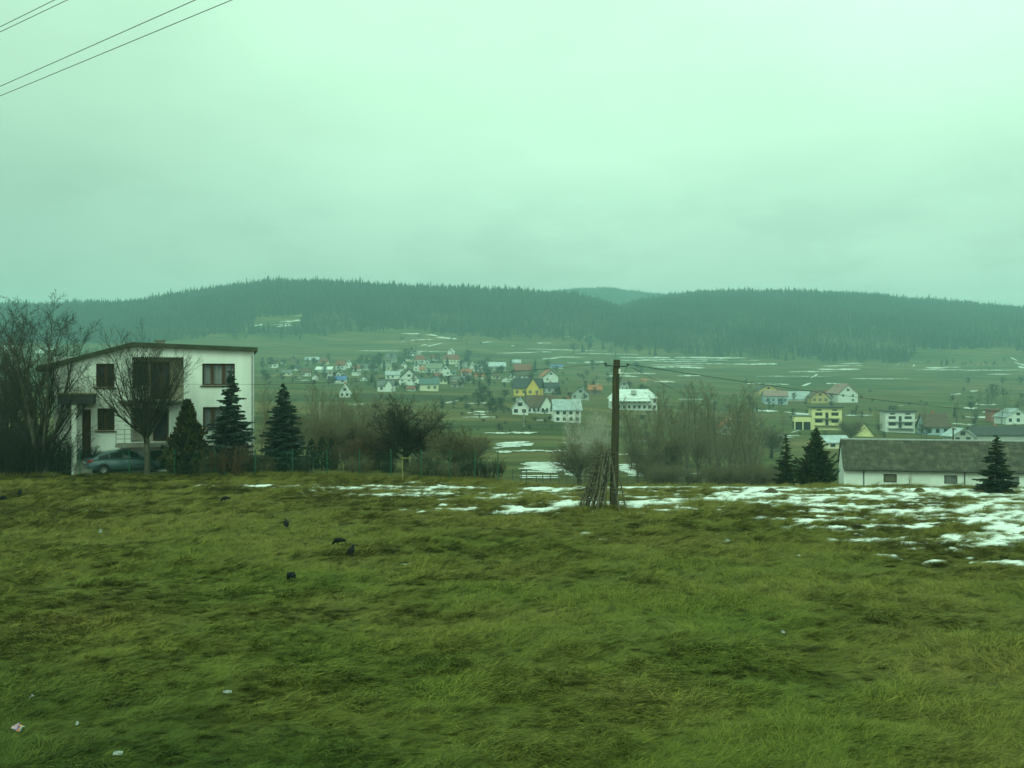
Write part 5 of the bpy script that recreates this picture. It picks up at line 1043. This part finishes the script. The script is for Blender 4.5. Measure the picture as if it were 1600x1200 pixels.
# ------------------------------------------------------------------ houses of the valley and the village
def build_house(x0, x1, yt, yb, style, wc, rc, label, cat='house', rows=None, cols=None, name='village_house', Y=None, dep=None, eave=.5, yaw=None, seed=0, verge=None, noch=False, gable_win=True):
    xm = (x0+x1)/2; p = hit(xm, yb) if Y is None else at(xm, yb, Y); Yh = p.y; s = Yh/F
    W = (x1-x0)*s; Ht = (yb-yt)*s; r = random.Random(seed*31+int(x0)); root = empty(name, p, r.uniform(-.12, .12) if yaw is None else yaw)
    tag(root, label, cat, 'houses of the village and the valley')
    D = dep or (W*.8 if style in 'GA' else min(max(W*.6, 6), 10)); h = W/2*.94; base = -2.5
    He = Ht*(1-eave) if style in 'GRHK' else (Ht if style == 'F' else .05)
    wb = MB(); rb = MB(); ov = .5
    if style == 'K':
        # low cross wing with its own gable turned to the front
        He = Ht*(1-eave); wb.box((-h,0,base), (h,D,He)); gx0, gx1 = (h*.0, h*.92); gm = (gx0+gx1)/2
        wb.slab([(gx0,-.8,base), (gx1,-.8,base), (gx1,-.8,He), (gm,-.8,Ht), (gx0,-.8,He)], (0,D*.5,0))
        rb.slab([(-h-ov,-ov,He-.2), (h+ov,-ov,He-.2), (h+ov,D/2,Ht+.1), (-h-ov,D/2,Ht+.1)], (0,0,.22)); rb.slab([(h+ov,D+ov,He-.2), (-h-ov,D+ov,He-.2), (-h-ov,D/2,Ht+.1), (h+ov,D/2,Ht+.1)], (0,0,.22))
        k = .35; e_ = He-.15
        rb.slab([(gx0-k,-.8-ov,e_), (gm,-.8-ov,Ht+.12), (gm,D/2,Ht+.12), (gx0-k,D/2,e_)], (0,0,.2)); rb.slab([(gm,-.8-ov,Ht+.125), (gx1+k,-.8-ov,e_), (gx1+k,D/2,e_), (gm,D/2,Ht+.125)], (0,0,.2))
    elif style in 'GA':
        wb.slab([(-h,0,base), (h,0,base), (h,0,He), (0,0,Ht-.15), (-h,0,He)], (0,D,0))
        dz = (Ht-He)/h*ov
        rb.slab([(-h-ov,-ov,He-dz), (0,-ov,Ht), (0,D+ov,Ht), (-h-ov,D+ov,He-dz)], (0,0,.22)); rb.slab([(0,-ov,Ht+.003), (h+ov,-ov,He-dz), (h+ov,D+ov,He-dz), (0,D+ov,Ht+.003)], (0,0,.22))
    elif style in 'RH':
        wb.box((-h,0,base), (h,D,He)); hp = min(h*.35, D*.4) if style == 'H' else 0
        if style == 'R': wb.slab([(-h,0,He), (-h,D,He), (-h,D/2,Ht-.1)], (2*h,0,0))
        rb.slab([(-h-ov,-ov,He-.15), (h+ov,-ov,He-.15), (h+ov-hp,D/2,Ht), (-h-ov+hp,D/2,Ht)], (0,0,.2)); rb.slab([(h+ov,D+ov,He-.15), (-h-ov,D+ov,He-.15), (-h-ov+hp,D/2,Ht), (h+ov-hp,D/2,Ht)], (0,0,.2))
        if hp: rb.slab([(-h-ov,D+ov,He-.15), (-h-ov,-ov,He-.15), (-h-ov+hp,D/2,Ht)], (0,0,.2)); rb.slab([(h+ov,-ov,He-.15), (h+ov,D+ov,He-.15), (h+ov-hp,D/2,Ht)], (0,0,.2))
    else:
        wb.box((-h,0,base), (h,D,Ht-.25)); rb.box((-h-.5,-.9,Ht-.25), (h+.5,D+.5,Ht+.1))
    wb.build('wall', 'wall_'+wc, root); rf_ = rb.build('roof', 'roof_'+rc, root)
    if style in 'GRHK' and not noch and Ht > 4:
        cx_ = r.uniform(-.5, .5)*h; cz = (Ht-(Ht-He)*abs(cx_)/h if style == 'G' else Ht); MB().box((cx_-.35,D/2+.3,cz-.8), (cx_+.35,D/2+1,cz+1.0)).build('chimney', 'wall_grey' if r.random() < .5 else 'wall_red', rf_)
    n = rows if rows is not None else max(1, min(3, round(He/2.9))); c = cols if cols is not None else max(2, min(7, round(W/3.2)))
    sh = He/n if n else 1; ww = min(1.3, W/max(c, 1)*.45); wh = min(1.35, sh*.52)
    me = None
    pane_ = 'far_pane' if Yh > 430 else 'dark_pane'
    for i in range(n):
        for j in range(c):
            if Yh > 430 and r.random() < .3: continue
            if style == 'K' and j >= c*.5-.01 : yy = -.8
            else: yy = 0
            xx = -h+2*h*(j+.5)/c; zz = sh*(i+.55)
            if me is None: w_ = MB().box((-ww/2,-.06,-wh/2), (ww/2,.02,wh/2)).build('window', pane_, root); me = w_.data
            else: w_ = link('window', me, root)
            w_.location = (xx, yy, zz)
    if style in 'G' and gable_win and Ht-He > 2.0:
        w_ = MB().box((-ww*.6,-.06,-.6), (ww*.6,.02,.6)).build('window', 'dark_pane', root); w_.location = (0, 0, He+(Ht-He)*.36)
    if verge:      # dark boarded gable edge
        v = MB()
        for s_ in (1, -1): v.slab([(s_*(h+ov),-ov-.02,He-(Ht-He)/h*ov-.25), (s_*(h+ov),-ov-.02,He-(Ht-He)/h*ov+.2), (0,-ov-.02,Ht+.2), (0,-ov-.02,Ht-.35)], (0,-.06,0))
        v.build('verge_board', verge, rf_)
    root['_s'] = s
    return root
Hs = [
 (419,433,562,575,'R','white','brown','small house with a reddish brown roof nearest the white house roof edge'),
 (438,446,563,570,'G','white','grey','tiny white gabled house on the upper village edge beside the brown roofed one'),
 (452,466,556,569,'G','brown','brown','brown wooden house with a pointed roof in front of the pale blue barn'),
 (476,498,558,567,'R','grey','pale','long pale blue roofed barn standing alone above the village'),
 (471,485,576,588,'R','white','brown','white house with a brown roof and a row of windows below the pale blue barn'),
 (487,497,585,594,'G','white','grey','small white shed by the snow streaks below the village'),
 (492,519,573,582,'R','grey','white','long low shed with a white roof between the two halves of the village'),
 (524,539,564,578,'R','white','red','white house with a red roof beside the tall white gable'),
 (539,550,561,575,'G','white','grey','tall narrow white gabled house beside the red roof'),
 (551,563,572,581,'R','white','red','low white house with a small red roof past the tall white gable'),
 (510,521,580,592,'G','white','red','white gabled house with a red lean roof beside the bright blue roof'),
 (524,541,579,589,'G','white','brown','brown roofed gable just above the bright blue roof'),
 (522,540,588,599,'R','white','blue','white house under a bright blue roof'),
 (549,561,580,587,'F','white','grey','low white house with posts past the bright blue roof'),
 (530,547,601,621,'G','white','white','lone white chapel-like cottage below the bright blue roof'),
 (602,618,553,567,'R','grey','grey','grey house with one white roof edge at the top of the village'),
 (595,611,568,579,'R','cream','olive','house with a pale olive roof below the grey top house'),
 (602,625,580,592,'R','white','silver','white house with a long silver blue roof low in the village'),
 (626,636,565,576,'G','white','dark','narrow white gable between the olive roof and the red roofed villa'),
 (639,656,546,556,'G','white','pale','white house highest in the village above the red roofed villa'),
 (647,664,555,569,'H','white','red','red roofed villa with a row of white windows high in the village'),
 (646,661,569,580,'F','white','teal','white fronted flat house under the red roofed villa'),
 (664,691,568,583,'R','white','olive','big house with a wide pale olive roof in the middle of the village'),
 (688,704,570,588,'G','white','brown','brown roofed house with a white triangular gable in the middle of the village'),
 (692,719,554,569,'H','cream','red','largest red hipped roof at the top of the village'),
 (699,710,545,554,'G','white','white','small white gable peeping over the largest red roof'),
 (716,730,566,578,'F','grey','pale','pale grey block house beside the largest red roof'),
 (720,737,577,588,'R','white','orange','white house under an orange roof in the lower village'),
 (734,742,565,580,'G','white','white','slim white steep gable before the white terrace'),
 (703,737,587,598,'R','cream','grey','long grey roofed house below the orange roof'),
 (622,656,577,602,'G','white','dark','tall dark roofed house with a white spire-like gable low in the village'),
 (655,685,590,611,'R','cream','teal','house with a wide teal roof at the lower edge of the village'),
 (704,722,596,605,'R','grey','brown','low brown red roofed shed at the lower village edge'),
 (589,615,594,612,'K','white','grey','grey roofed house with a white dormer gable at the lowest village corner'),
 (686,699,592,600,'F','cream','olive','small pale block between the teal roof and the brown shed'),
 (738,760,569,581,'F','white','white','white terrace house with several white balconies past the slim gable'),
 (760,791,566,579,'R','grey','pale','long pale blue roofed stable past the white terrace'),
 (800,814,562,571,'R','grey','pale','pale roofed house just above the broad dark red roof'),
 (802,830,569,588,'R','brown','red','broad dark red roofed house above the yellow house'),
 (796,805,580,594,'G','white','grey','small white annex beside the broad dark red roof'),
 (808,824,587,594,'F','white','dark','low white annex peeping over the yellow house roof'),
 (860,880,570,576,'R','white','blue','distant small shed with a blue roof on the open field'),
 (848,874,578,599,'G','white','orange','white gabled house with a dark verge and an orange roof side'),
 (801,846,592,619,'K','yellow','dark','bright yellow house with a dark grey roof and a front gable'),
 (842,875,598,614,'R','grey','dark','dark roofed barn right behind the yellow house'),
 (799,826,622,648,'G','white','pale','small white cottage with a pale half-hipped roof below the yellow house'),
 (823,866,619,646,'K','white','brown','white house with a brown roof and a large front gable below the yellow house'),
 (865,909,625,660,'R','white','silver','two-storey house with a broad silver blue roof below the orange roof'),
 (893,921,605,625,'G','grey','dark','dark roofed house with a pale chimney between the silver roof and the orange red roof'),
 (919,941,602,617,'R','brown','orange','house with an orange red roof just in front of the utility pole top half'),
 (968,983,594,612,'G','grey','grey','grey gabled barn behind the long white building'),
 (1003,1011,592,598,'R','tan','orange','tiny orange roofed hut on the field above the long white building'),
 (1185,1217,601,617,'G','tan','dark','tan gabled farmhouse with a long dark roof'),
 (1194,1232,611,632,'R','blue','pink','low pinkish roofed barn with bluish doors at the tan farm'),
 (1231,1268,612,627,'R','white','silver','long whitish shed beside the pinkish barn'),
 (1267,1296,610,630,'G','tan','brown','tan gable house with two windows past the whitish shed'),
 (1291,1308,611,627,'R','tan','red','low red roofed wing between the tan gable and the white gable'),
 (1306,1344,600,629,'G','white','pink','tall white gabled house with a reddish roof edge above the yellow block'),
 (1125,1152,656,680,'G','white','orange','small white gabled cottage in the stream wood'),
 (1291,1329,682,701,'R','cream','pale','cream cottage with a pale blue roof just behind the barn corner'),
 (1333,1367,661,682,'A','pale_yellow','brown','yellow A-frame gable with a brown roof rising behind the barn'),
 (1444,1486,647,680,'R','blue','brown','house with a wide brown tiled roof behind the barn'),
 (1486,1523,670,692,'G','grey','pale','low grey gable with a white roof edge behind the barn ridge'),
 (1548,1567,640,660,'F','red','red','small shed with a plain red wall below the copse'),
 (1570,1612,639,663,'G','white','silver','house with a silver blue roof and white gable past the red shed'),
 (1524,1612,668,692,'R','grey','dark','long dark roofed building just behind the barn roof'),
 (575,588,571,579,'R','grey','dark','dark roofed barn at the open gap before the crowded village'),
 (617,629,572,580,'R','white','brown','low white house with a brown roof between the olive roof and the slim dark gable'),
 (633,645,556,565,'R','cream','dark','cream house just below the highest white house'),
 (659,671,560,569,'G','white','grey','narrow white gable between the red roofed villa and the largest red roof'),
 (671,684,555,564,'R','grey','red','grey house with a dull red roof between the two red villas'),
 (676,690,583,592,'R','white','red','white house with a red roof below the white triangular gable'),
 (700,712,578,586,'R','white','teal','white house with a teal roof between the white gable and the orange roof'),
 (721,733,569,577,'G','cream','brown','cream gable behind the orange roof'),
 (742,756,584,593,'R','cream','orange','cream house with an orange roof under the white terrace'),
 (655,668,573,582,'R','cream','orange','cream house with an orange roof edge in front of the wide olive roof'),
 (606,620,598,606,'R','grey','dark','dark shed beside the white dormer at the lowest village corner'),
 (560,574,570,578,'R','white','grey','white house with a grey roof at the far edge of the near village part'),
 (768,782,583,592,'R','cream','brown','cream house with a brown roof below the long stable'),
 (784,797,589,597,'G','white','grey','white gable below the long stable beside the broad red roof'),
 (440,455,578,587,'R','cream','grey','cream house low at the near end of the village'),
 (456,468,571,579,'R','white','dark','white house with a dark roof under the brown wooden house'),
 (499,512,562,570,'R','cream','red','cream house with a red roof past the pale blue barn'),
 (563,573,588,596,'G','white','dark','white gable at the gap below the near village part'),
 (636,648,604,611,'R','white','red','low white house with a red roof at the lower village edge'),
 (711,726,565,573,'G','white','orange','white gable with an orange roof beside the pale grey block'),
 (22,40,499,512,'G','white','grey','white house high on the hillside seen through the many-stemmed tree top'),
 (55,66,543,552,'G','white','red','small white house on the hillside behind the many-stemmed tree'),
 (70,84,537,546,'R','white','grey','pale house on the hillside just above the white house roof end'),
 (4,20,535,546,'R','white','brown','pale house on the hillside at the edge of the photo'),
 (10,28,566,578,'R','cream','grey','low pale house on the hillside behind the dark bare tree')]
for i, h_ in enumerate(Hs):
    k = dict(seed=i)
    if h_[4] == 'A': k.update(rows=0, cols=0)
    if h_[7].startswith('bright yellow'): k.update(yaw=-.18, rows=1, eave=.55, dep=9)
    if 'large front gable' in h_[7]: k.update(rows=1, eave=.62, yaw=.05, cols=6)
    if 'half-hipped' in h_[7]: k.update(rows=1, cols=2, eave=.58)
    if 'broad silver blue' in h_[7]: k.update(rows=2, cols=4, eave=.45, yaw=.1)
    if 'dark verge' in h_[7]: k.update(verge='roof_dark', yaw=.35, rows=1, cols=2, eave=.45)
    if 'spire-like' in h_[7]: k.update(rows=2, cols=3, eave=.62)
    if 'chapel-like' in h_[7]: k.update(rows=1, cols=2, eave=.6)
    if h_[7].startswith('tall white gabled house with a reddish'): k.update(verge='roof_pink', yaw=.3, rows=2, cols=2, eave=.5)
    if 'long dark roofed' in h_[7] or 'plain red' in h_[7] or 'shed with a white roof' in h_[7]: k.update(rows=0, cols=0)
    if 'brown tiled' in h_[7]: k.update(rows=1, cols=3, eave=.62)
    if 'low pinkish' in h_[7]: k.update(rows=1, cols=4, eave=.38)
    if h_[7].startswith('long whitish shed'): k.update(rows=0, cols=0, eave=.8)
    build_house(*h_, **k)
# the long white building past the pole
lw = build_house(953, 1029, 609, 641, 'H', 'white', 'white', 'long two-storey white building with a pale hipped roof behind the utility pole', rows=2, cols=9, eave=.42, yaw=0, name='long_building', cat='building', dep=12)
s = lw['_s']; W = 76*s; cn = MB(); cn.slab([(-W/2-.5,-3.0,2.7*s*5.2), (W*.32,-3.0,2.7*s*5.2), (W*.32,.0,2.7*s*5.2+.9), (-W/2-.5,.0,2.7*s*5.2+.9)], (0,0,.15)); cn.build('porch_roof', 'roof_white', lw)
MB().box((-.9,.8,(641-616)*s), (.9,3.0,(641-610)*s)).build('dormer', 'wall_grey', lw)
# block houses with balconies
def block(x0, x1, yt, yb, wc, label, wing=None, seed=0, floors=3, half=True):
    o = build_house(x0, x1, yt, yb, 'F', wc, 'dark', label, rows=0, cols=0, dep=9.5, yaw=-.16, seed=seed, name='block_house'); s = o['_s']; W = (x1-x0)*s*.94; H = (yb-yt)*s; fl = H/floors if not half else (H-1.2)/(floors-.25)
    for i in range(floors-1):
        z0 = H-1.4-fl*(i+1)+.0
        for xx, ww, nm in ((-W*.27, W*.24, 'window'), (0, W*.10, 'balcony_door'), (W*.27, W*.24, 'window')):
            MB().box((xx-ww/2,-.06,z0+(.9 if nm == 'window' else .1)), (xx+ww/2,.02,z0+fl*.82)).build(nm, 'dark_pane', o)
        b = MB(); b.box((-W*.42,-1.3,z0-.12), (W*.42,-.003,z0+.03)); b.build('balcony_slab', 'concrete', o)
        for xx in (-W*.27, W*.27): MB().box((xx-W*.13,-1.3,z0+.031), (xx+W*.13,-1.2,z0+.85)).build('balcony_parapet', 'wall_'+wc, o)
    for xx in (-W*.26, W*.26): MB().box((xx-.8,-.06,H-1.25), (xx+.8,.02,H-.75)).build('attic_window', 'dark_pane', o)
    if wing:
        a, b, t_, bt = wing; xa = (a-(x0+x1)/2)*s; xb = -W/2-.02; zt = (yb-t_)*s; z0 = (yb-bt)*s
        MB().box((xa,.6,z0+(zt-z0)*.5), (xb,7,zt)).build('garage_wing', 'wall_'+wc, o); MB().box((xa-.3,.3,zt+.003), (xb,7.3,zt+.25)).build('garage_roof', 'roof_grey', o)
        MB().box((xa+.1,1.6,z0-2), (xb,6.8,z0+(zt-z0)*.5-.005)).build('garage_door', 'dark_room', o)
        for k in range(3): MB().box((xa+(xb-xa-.35)*k/2,.65,z0-2), (xa+(xb-xa-.35)*k/2+.35,1.0,z0+(zt-z0)*.5-.004)).build('pillar', 'wall_'+wc, o)
    return o
block(1268, 1316, 636, 672, 'pale_yellow', 'pale yellow block house with balconies and a low garage wing', (1243, 1269, 651, 668), 3)
block(1383, 1430, 642, 676, 'white', 'white block house with two rows of dark balcony openings', None, 5)
# lamp post in the valley and small fence lines
p = hit(818.5, 668); lp = empty('lamp_post', p); tag(lp, 'pale concrete lamp post below the white cottages', 'lamp post'); hh = 28/F*p.y; MB().tube((0,0,-.4), (0,0,hh), .22, .13, 8).build('shaft', 'concrete', lp); MB().tube((0,0,hh-.2), (-.9,-.3,hh), .07, n=6).build('lamp_arm', 'concrete', lp)
p = hit(785, 676); tag(MB().tube((0,0,-.3), (0,0,1.6), .16, .12, 8).build('marker_post', 'dark_metal'), 'dark marker post beside the snowy path in the valley', 'post'); bpy.data.objects['marker_post'].location = p
vf = empty('field_fence', (0,0,0)); tag(vf, 'old field fence of thin grey posts past the rim of the meadow', 'fence')
r = random.Random(5); prev = None
for k in range(34):
    x = 800+k*12.2+r.uniform(-2, 2); Yv = 104+k*.35; u = (x-800)/F; X = u*Yv; z = gz(X, Yv); q = Vector((X, Yv, z)); MB().tube(q-Vector((0,0,.3)), q+Vector((r.uniform(-.08,.08),0,r.uniform(1.5,2.0))), .055, .045, 6).build('post', 'grey_wood', vf)
rl = MB()
for h_ in (.6, 1.1, 1.5):
    pts = []
    for k in range(0, 34, 3):
        Yv = 104+k*.35; X = (k*12.2)/F*Yv; pts.append((X, Yv-.06, gz(X, Yv)+h_))
    rl.path(pts, .012, 4)
rl.build('fence_wire', 'wire', vf)

# ------------------------------------------------------------------ woods
def conifer_far(seed, H=15.0, R=2.5, tiers=6, nsp=8):
    r = np.random.default_rng(seed); V = []; Q = []
    for i in range(tiers):
        t = i/tiers; z0 = H*(.06+.9*t); z1 = min(H, z0+H*1.7/tiers); rad = R*(1-t)**.8*r.uniform(.85, 1.12)+.12; o = len(V); V.append((0,0,z1))
        n = nsp*2
        for k in range(n):
            a = k*2*math.pi/n+r.uniform(-.15, .15)+i; q = rad*(1 if k % 2 == 0 else .48)*r.uniform(.85, 1.15); V.append((q*math.cos(a), q*math.sin(a), z0+r.uniform(-.4, .4)-(0 if k % 2 else .6)))
        for k in range(n): Q.append((o, o+1+k, o+1+(k+1) % n))
    return npmesh('far_conifer', V, Q, 'far_conifer', nside=3, linkit=False)
def bare_far(seed, H=14.0, R=2.6, nb=22, nt_=3, mt='far_bare'):
    r = np.random.default_rng(seed); V = []; Q = []
    def blade(a, b, w0, w1):
        a = np.array(a, float); b = np.array(b, float); d = b-a; d /= np.linalg.norm(d)
        for ref in (np.array([1., .3, 0]), np.array([-.3, 1., 0])):
            w = np.cross(d, ref); w /= np.linalg.norm(w); o = len(V); V.extend([a+w*w0, a-w*w0, b-w*w1, b+w*w1]); Q.append((o, o+1, o+2, o+3))
    blade((0,0,-.5), (0,0,H*.85), .16, .05)
    for i in range(nb):
        z = H*r.uniform(.25, .8); a = r.uniform(0, 6.28); l = R*r.uniform(.6, 1.2)*(1.15-z/H); e = (math.cos(a)*l, math.sin(a)*l, z+l*r.uniform(.8, 1.8)); blade((0,0,z), e, .08, .03)
        for j in range(nt_):
            t = r.uniform(.2, 1); p = (e[0]*t, e[1]*t, z+(e[2]-z)*t); a2 = a+r.normal(0, .8); blade(p, (p[0]+math.cos(a2)*l*.4, p[1]+math.sin(a2)*l*.4, p[2]+l*r.uniform(.3, .8)), .05, .02)
    return npmesh('far_bare_tree', V, Q, mt, linkit=False)
KIN = [conifer_far(1), conifer_far(2, 16, 2.1), conifer_far(3, 14, 2.7), conifer_far(4, 18, 2.3), bare_far(5), bare_far(6, 13, 3.0)]
for i, t in enumerate(KIN): t.name = ('a%d_far_tree' % i)
YB = ([-400,-100,0,150,300,330,400,480,560,620,700,800,870,930,960,1000,1060,1200,1350,1420,1428,1445,1580,1592,1620,1800,2200], [560,560,548,541,530,524,521,525,522,515,523,531,531,533,541,546,555,561,567,568,560,549,545,552,552,552,560])
def forest(name, label, Y0, Y1, x0, x1, n, side):
    Y = np.sqrt(RNG.uniform(Y0**2, Y1**2, n)); px = RNG.uniform(x0, x1, n); X = (px-800)/F*Y; Z = ground(X, Y); qx, qy = proj(X, Y, Z)
    yb = np.interp(qx, *YB)+(fbm(qx/22., qx*0, 77, 3)-.5)*9
    k = qy < yb
    k &= ~((qx > 398) & (qx < 474-(qy-490)*.2) & (qy > 492+(qx-474)*-.06) & (qy < 517)) & ~((qx > 1430) & (qx < 1585) & (qy > 546))
    k &= ~((qx > 800) & (qx < 930) & (qy > 521+(qx-800)*.0) & (qy < 535) & (fbm(qx/12, qy/5, 4, 2) < .52))
    # keep each hill's own slope
    hid = np.array([0.]*n)
    if side == 'L': k &= (qx < 1060)
    if side == 'R': k &= (qx > 830)
    X, Y, Z, qx, qy = X[k], Y[k], Z[k], qx[k], qy[k]; m = len(X)
    pb = np.clip((fbm(X/70., Y/60., 91, 3)-.42)*4.0, 0, 1)*np.clip(.30+(qy-465)/50., 0.08, .95)
    pb = np.where((qy > np.interp(qx, *YB)-12), np.maximum(pb, .5*(fbm(X/40., Y/40., 95, 2) > .45)), pb)
    bare = RNG.random(m) < pb
    idx = np.where(bare, RNG.integers(4, 6, m), RNG.integers(0, 4, m)); s = RNG.uniform(.5, 1.0, m)*(.52+.6*fbm(X/60., Y/60., 13, 3))
    tallk = RNG.random(m) < .04; s = np.where(tallk & ~bare, s*1.12, s)
    o = scatter(name, np.stack([X, Y, Z-.3], -1), np.stack([0*X, 0*X, RNG.uniform(0, 6.28, m)], -1), np.stack([s, s, s*RNG.uniform(.9, 1.15, m)], -1), idx, KIN if side == 'L' else [t.copy() for t in KIN])
    tag(o, label, kind='stuff'); print(name, m)
forest('left_hill_wood'.replace('left_', 'rounded_'), 'dark conifer wood covering the rounded hill above the village', 1060, 1540, -250, 1060, 42000, 'L')
forest('broad_hill_wood', 'dark conifer wood covering the broad hill beyond the snowy fields', 1000, 1830, 840, 1900, 42000, 'R')
forest('distant_ridge_wood', 'pale conifer wood on the distant ridge between the two hills', 2150, 2660, 820, 1120, 14000, 'M')
# trees standing among the village houses and along the fields
KT = []
for i, t in enumerate(KIN):
    KT.append(t if i < 4 else bare_far(40+i, (14,13)[i-4], (3.0,3.4)[i-4], 48, 5, 'village_twig'))
def far_tree(x, y, hpx, k, label, group, w=1.0):
    p = hit(x, y); t = KT[k]; o = t.copy(); o.name = 'field_conifer' if k < 4 else ('hedge_bush' if w >= 1.4 and 'hedge' in label or 'bush' in label else 'field_tree'); COL.objects.link(o); o.location = (p.x, p.y, p.z-.3); H = (15,16,14,18,14,13)[k]; s = hpx/F*p.y/H; o.scale = (s*w, s*w, s); o.rotation_euler = (0,0,random.uniform(0, 6.28)); tag(o, label, 'tree', group); return o
LB = 'small bare tree standing among the village houses'; GB = 'bare trees among the village houses'
r = random.Random(12)
def cluster(n, x0, x1, y0, y1, h0, h1, pc, lb, lc, g, w=1.5):
    for _ in range(n):
        c = r.random() < pc; far_tree(r.uniform(x0, x1), r.uniform(y0, y1), r.uniform(h0, h1), r.choice((0,2)) if c else r.choice((4,5)), lc if c else lb, g+(' of needle trees' if c else ''), 1.1 if c else w*r.uniform(.8, 1.3))
cluster(46, 405, 600, 566, 606, 9, 20, .06, 'bare tree among the houses at the near end of the village', 'dark needle tree among the houses at the near end of the village', 'trees at the near end of the village')
cluster(84, 565, 765, 556, 612, 10, 22, .12, 'bare tree among the crowded houses of the village', 'dark needle tree among the crowded village houses', 'trees among the crowded village houses')
cluster(34, 740, 880, 575, 622, 10, 22, .12, 'bare tree around the yellow house and the red roofs', 'dark needle tree around the yellow house', 'trees around the yellow house')
cluster(40, 690, 800, 620, 650, 8, 18, 0, 'low bare tree in the hedges below the village', '', 'hedge trees below the village', 1.8)
cluster(22, 860, 1010, 596, 634, 12, 22, .1, 'bare tree around the silver roof and the long white building', 'dark needle tree near the long white building', 'trees around the long white building')
cluster(28, 1170, 1350, 622, 660, 9, 18, .08, 'bare tree or bush below the tan farm', 'dark needle tree below the tan farm', 'trees below the tan farm')
cluster(24, 1330, 1600, 640, 690, 10, 22, .05, 'bare tree among the houses behind the barn', 'dark needle tree behind the barn', 'trees behind the barn', 1.6)
cluster(24, 880, 1060, 536, 556, 10, 22, .25, 'bare tree at the foot of the wooded hills', 'lone needle tree at the foot of the wooded hills', 'trees at the foot of the hills')
cluster(16, 620, 800, 528, 546, 4, 9, .0, 'low hedge tree on the field below the rounded hill', '', 'hedge trees on the high fields', 2.0)
cluster(20, 1436, 1572, 567, 573, 5, 10, .6, 'low bare bush along the high field edge', 'small needle tree along the high field edge', 'trees along the high field edge', 1.8)
cluster(26, 300, 480, 520, 534, 8, 16, .2, 'bare tree at the wood edge above the white house roof', 'needle tree at the wood edge above the white house roof', 'trees at the wood edge')
cluster(18, 900, 1010, 572, 592, 6, 13, .1, 'bush in the field hollow behind the utility pole top', 'needle tree in the field hollow', 'bushes in the field hollow', 2.0)
cluster(14, 1480, 1600, 600, 640, 10, 20, .0, 'bare tree in the copse over the red shed', '', 'trees of the copse over the red shed', 1.7)
cluster(34, 690, 870, 628, 676, 5, 11, 0, 'low bush in the hedges on the slope below the white cottages', '', 'hedges on the slope below the white cottages', 2.4)
cluster(44, 965, 1190, 630, 690, 7, 15, 0, 'low dark bush on the slope behind the stream wood', '', 'bushes on the slope behind the stream wood', 1.9)
cluster(60, 565, 765, 560, 612, 4, 9, 0, 'low dark garden hedge bush between the crowded village houses', '', 'garden hedges of the crowded village', 2.2)
cluster(36, 405, 600, 566, 604, 4, 9, 0, 'low dark garden hedge bush between the houses at the near end of the village', '', 'garden hedges of the near village end', 2.2)
cluster(26, 745, 910, 585, 650, 5, 10, 0, 'low dark hedge bush around the yellow house and the white cottages', '', 'garden hedges around the yellow house', 2.2)
cluster(34, 1170, 1600, 612, 680, 5, 10, 0, 'low dark hedge bush between the houses beyond the barn', '', 'garden hedges beyond the barn', 2.2)
for x, y, h_, k, lb in ((836, 582, 22, 2, 'single dark needle tree between the red roof and the open field'), (1478, 571, 14, 1, 'slender needle tree on the high field edge clearing'), (1024, 556, 18, 2, 'dark needle tree above the snowy field stripes'), (962, 558, 10, 2, 'small dark needle tree left of the snowy stripes'.replace('left of', 'beside')), (465, 575, 16, 5, 'brown bare tree beside the pale blue barn'), (1166, 603, 14, 5, 'bare bush on the snowy slope below the stripes')):
    far_tree(x, y, h_, k, lb, None)
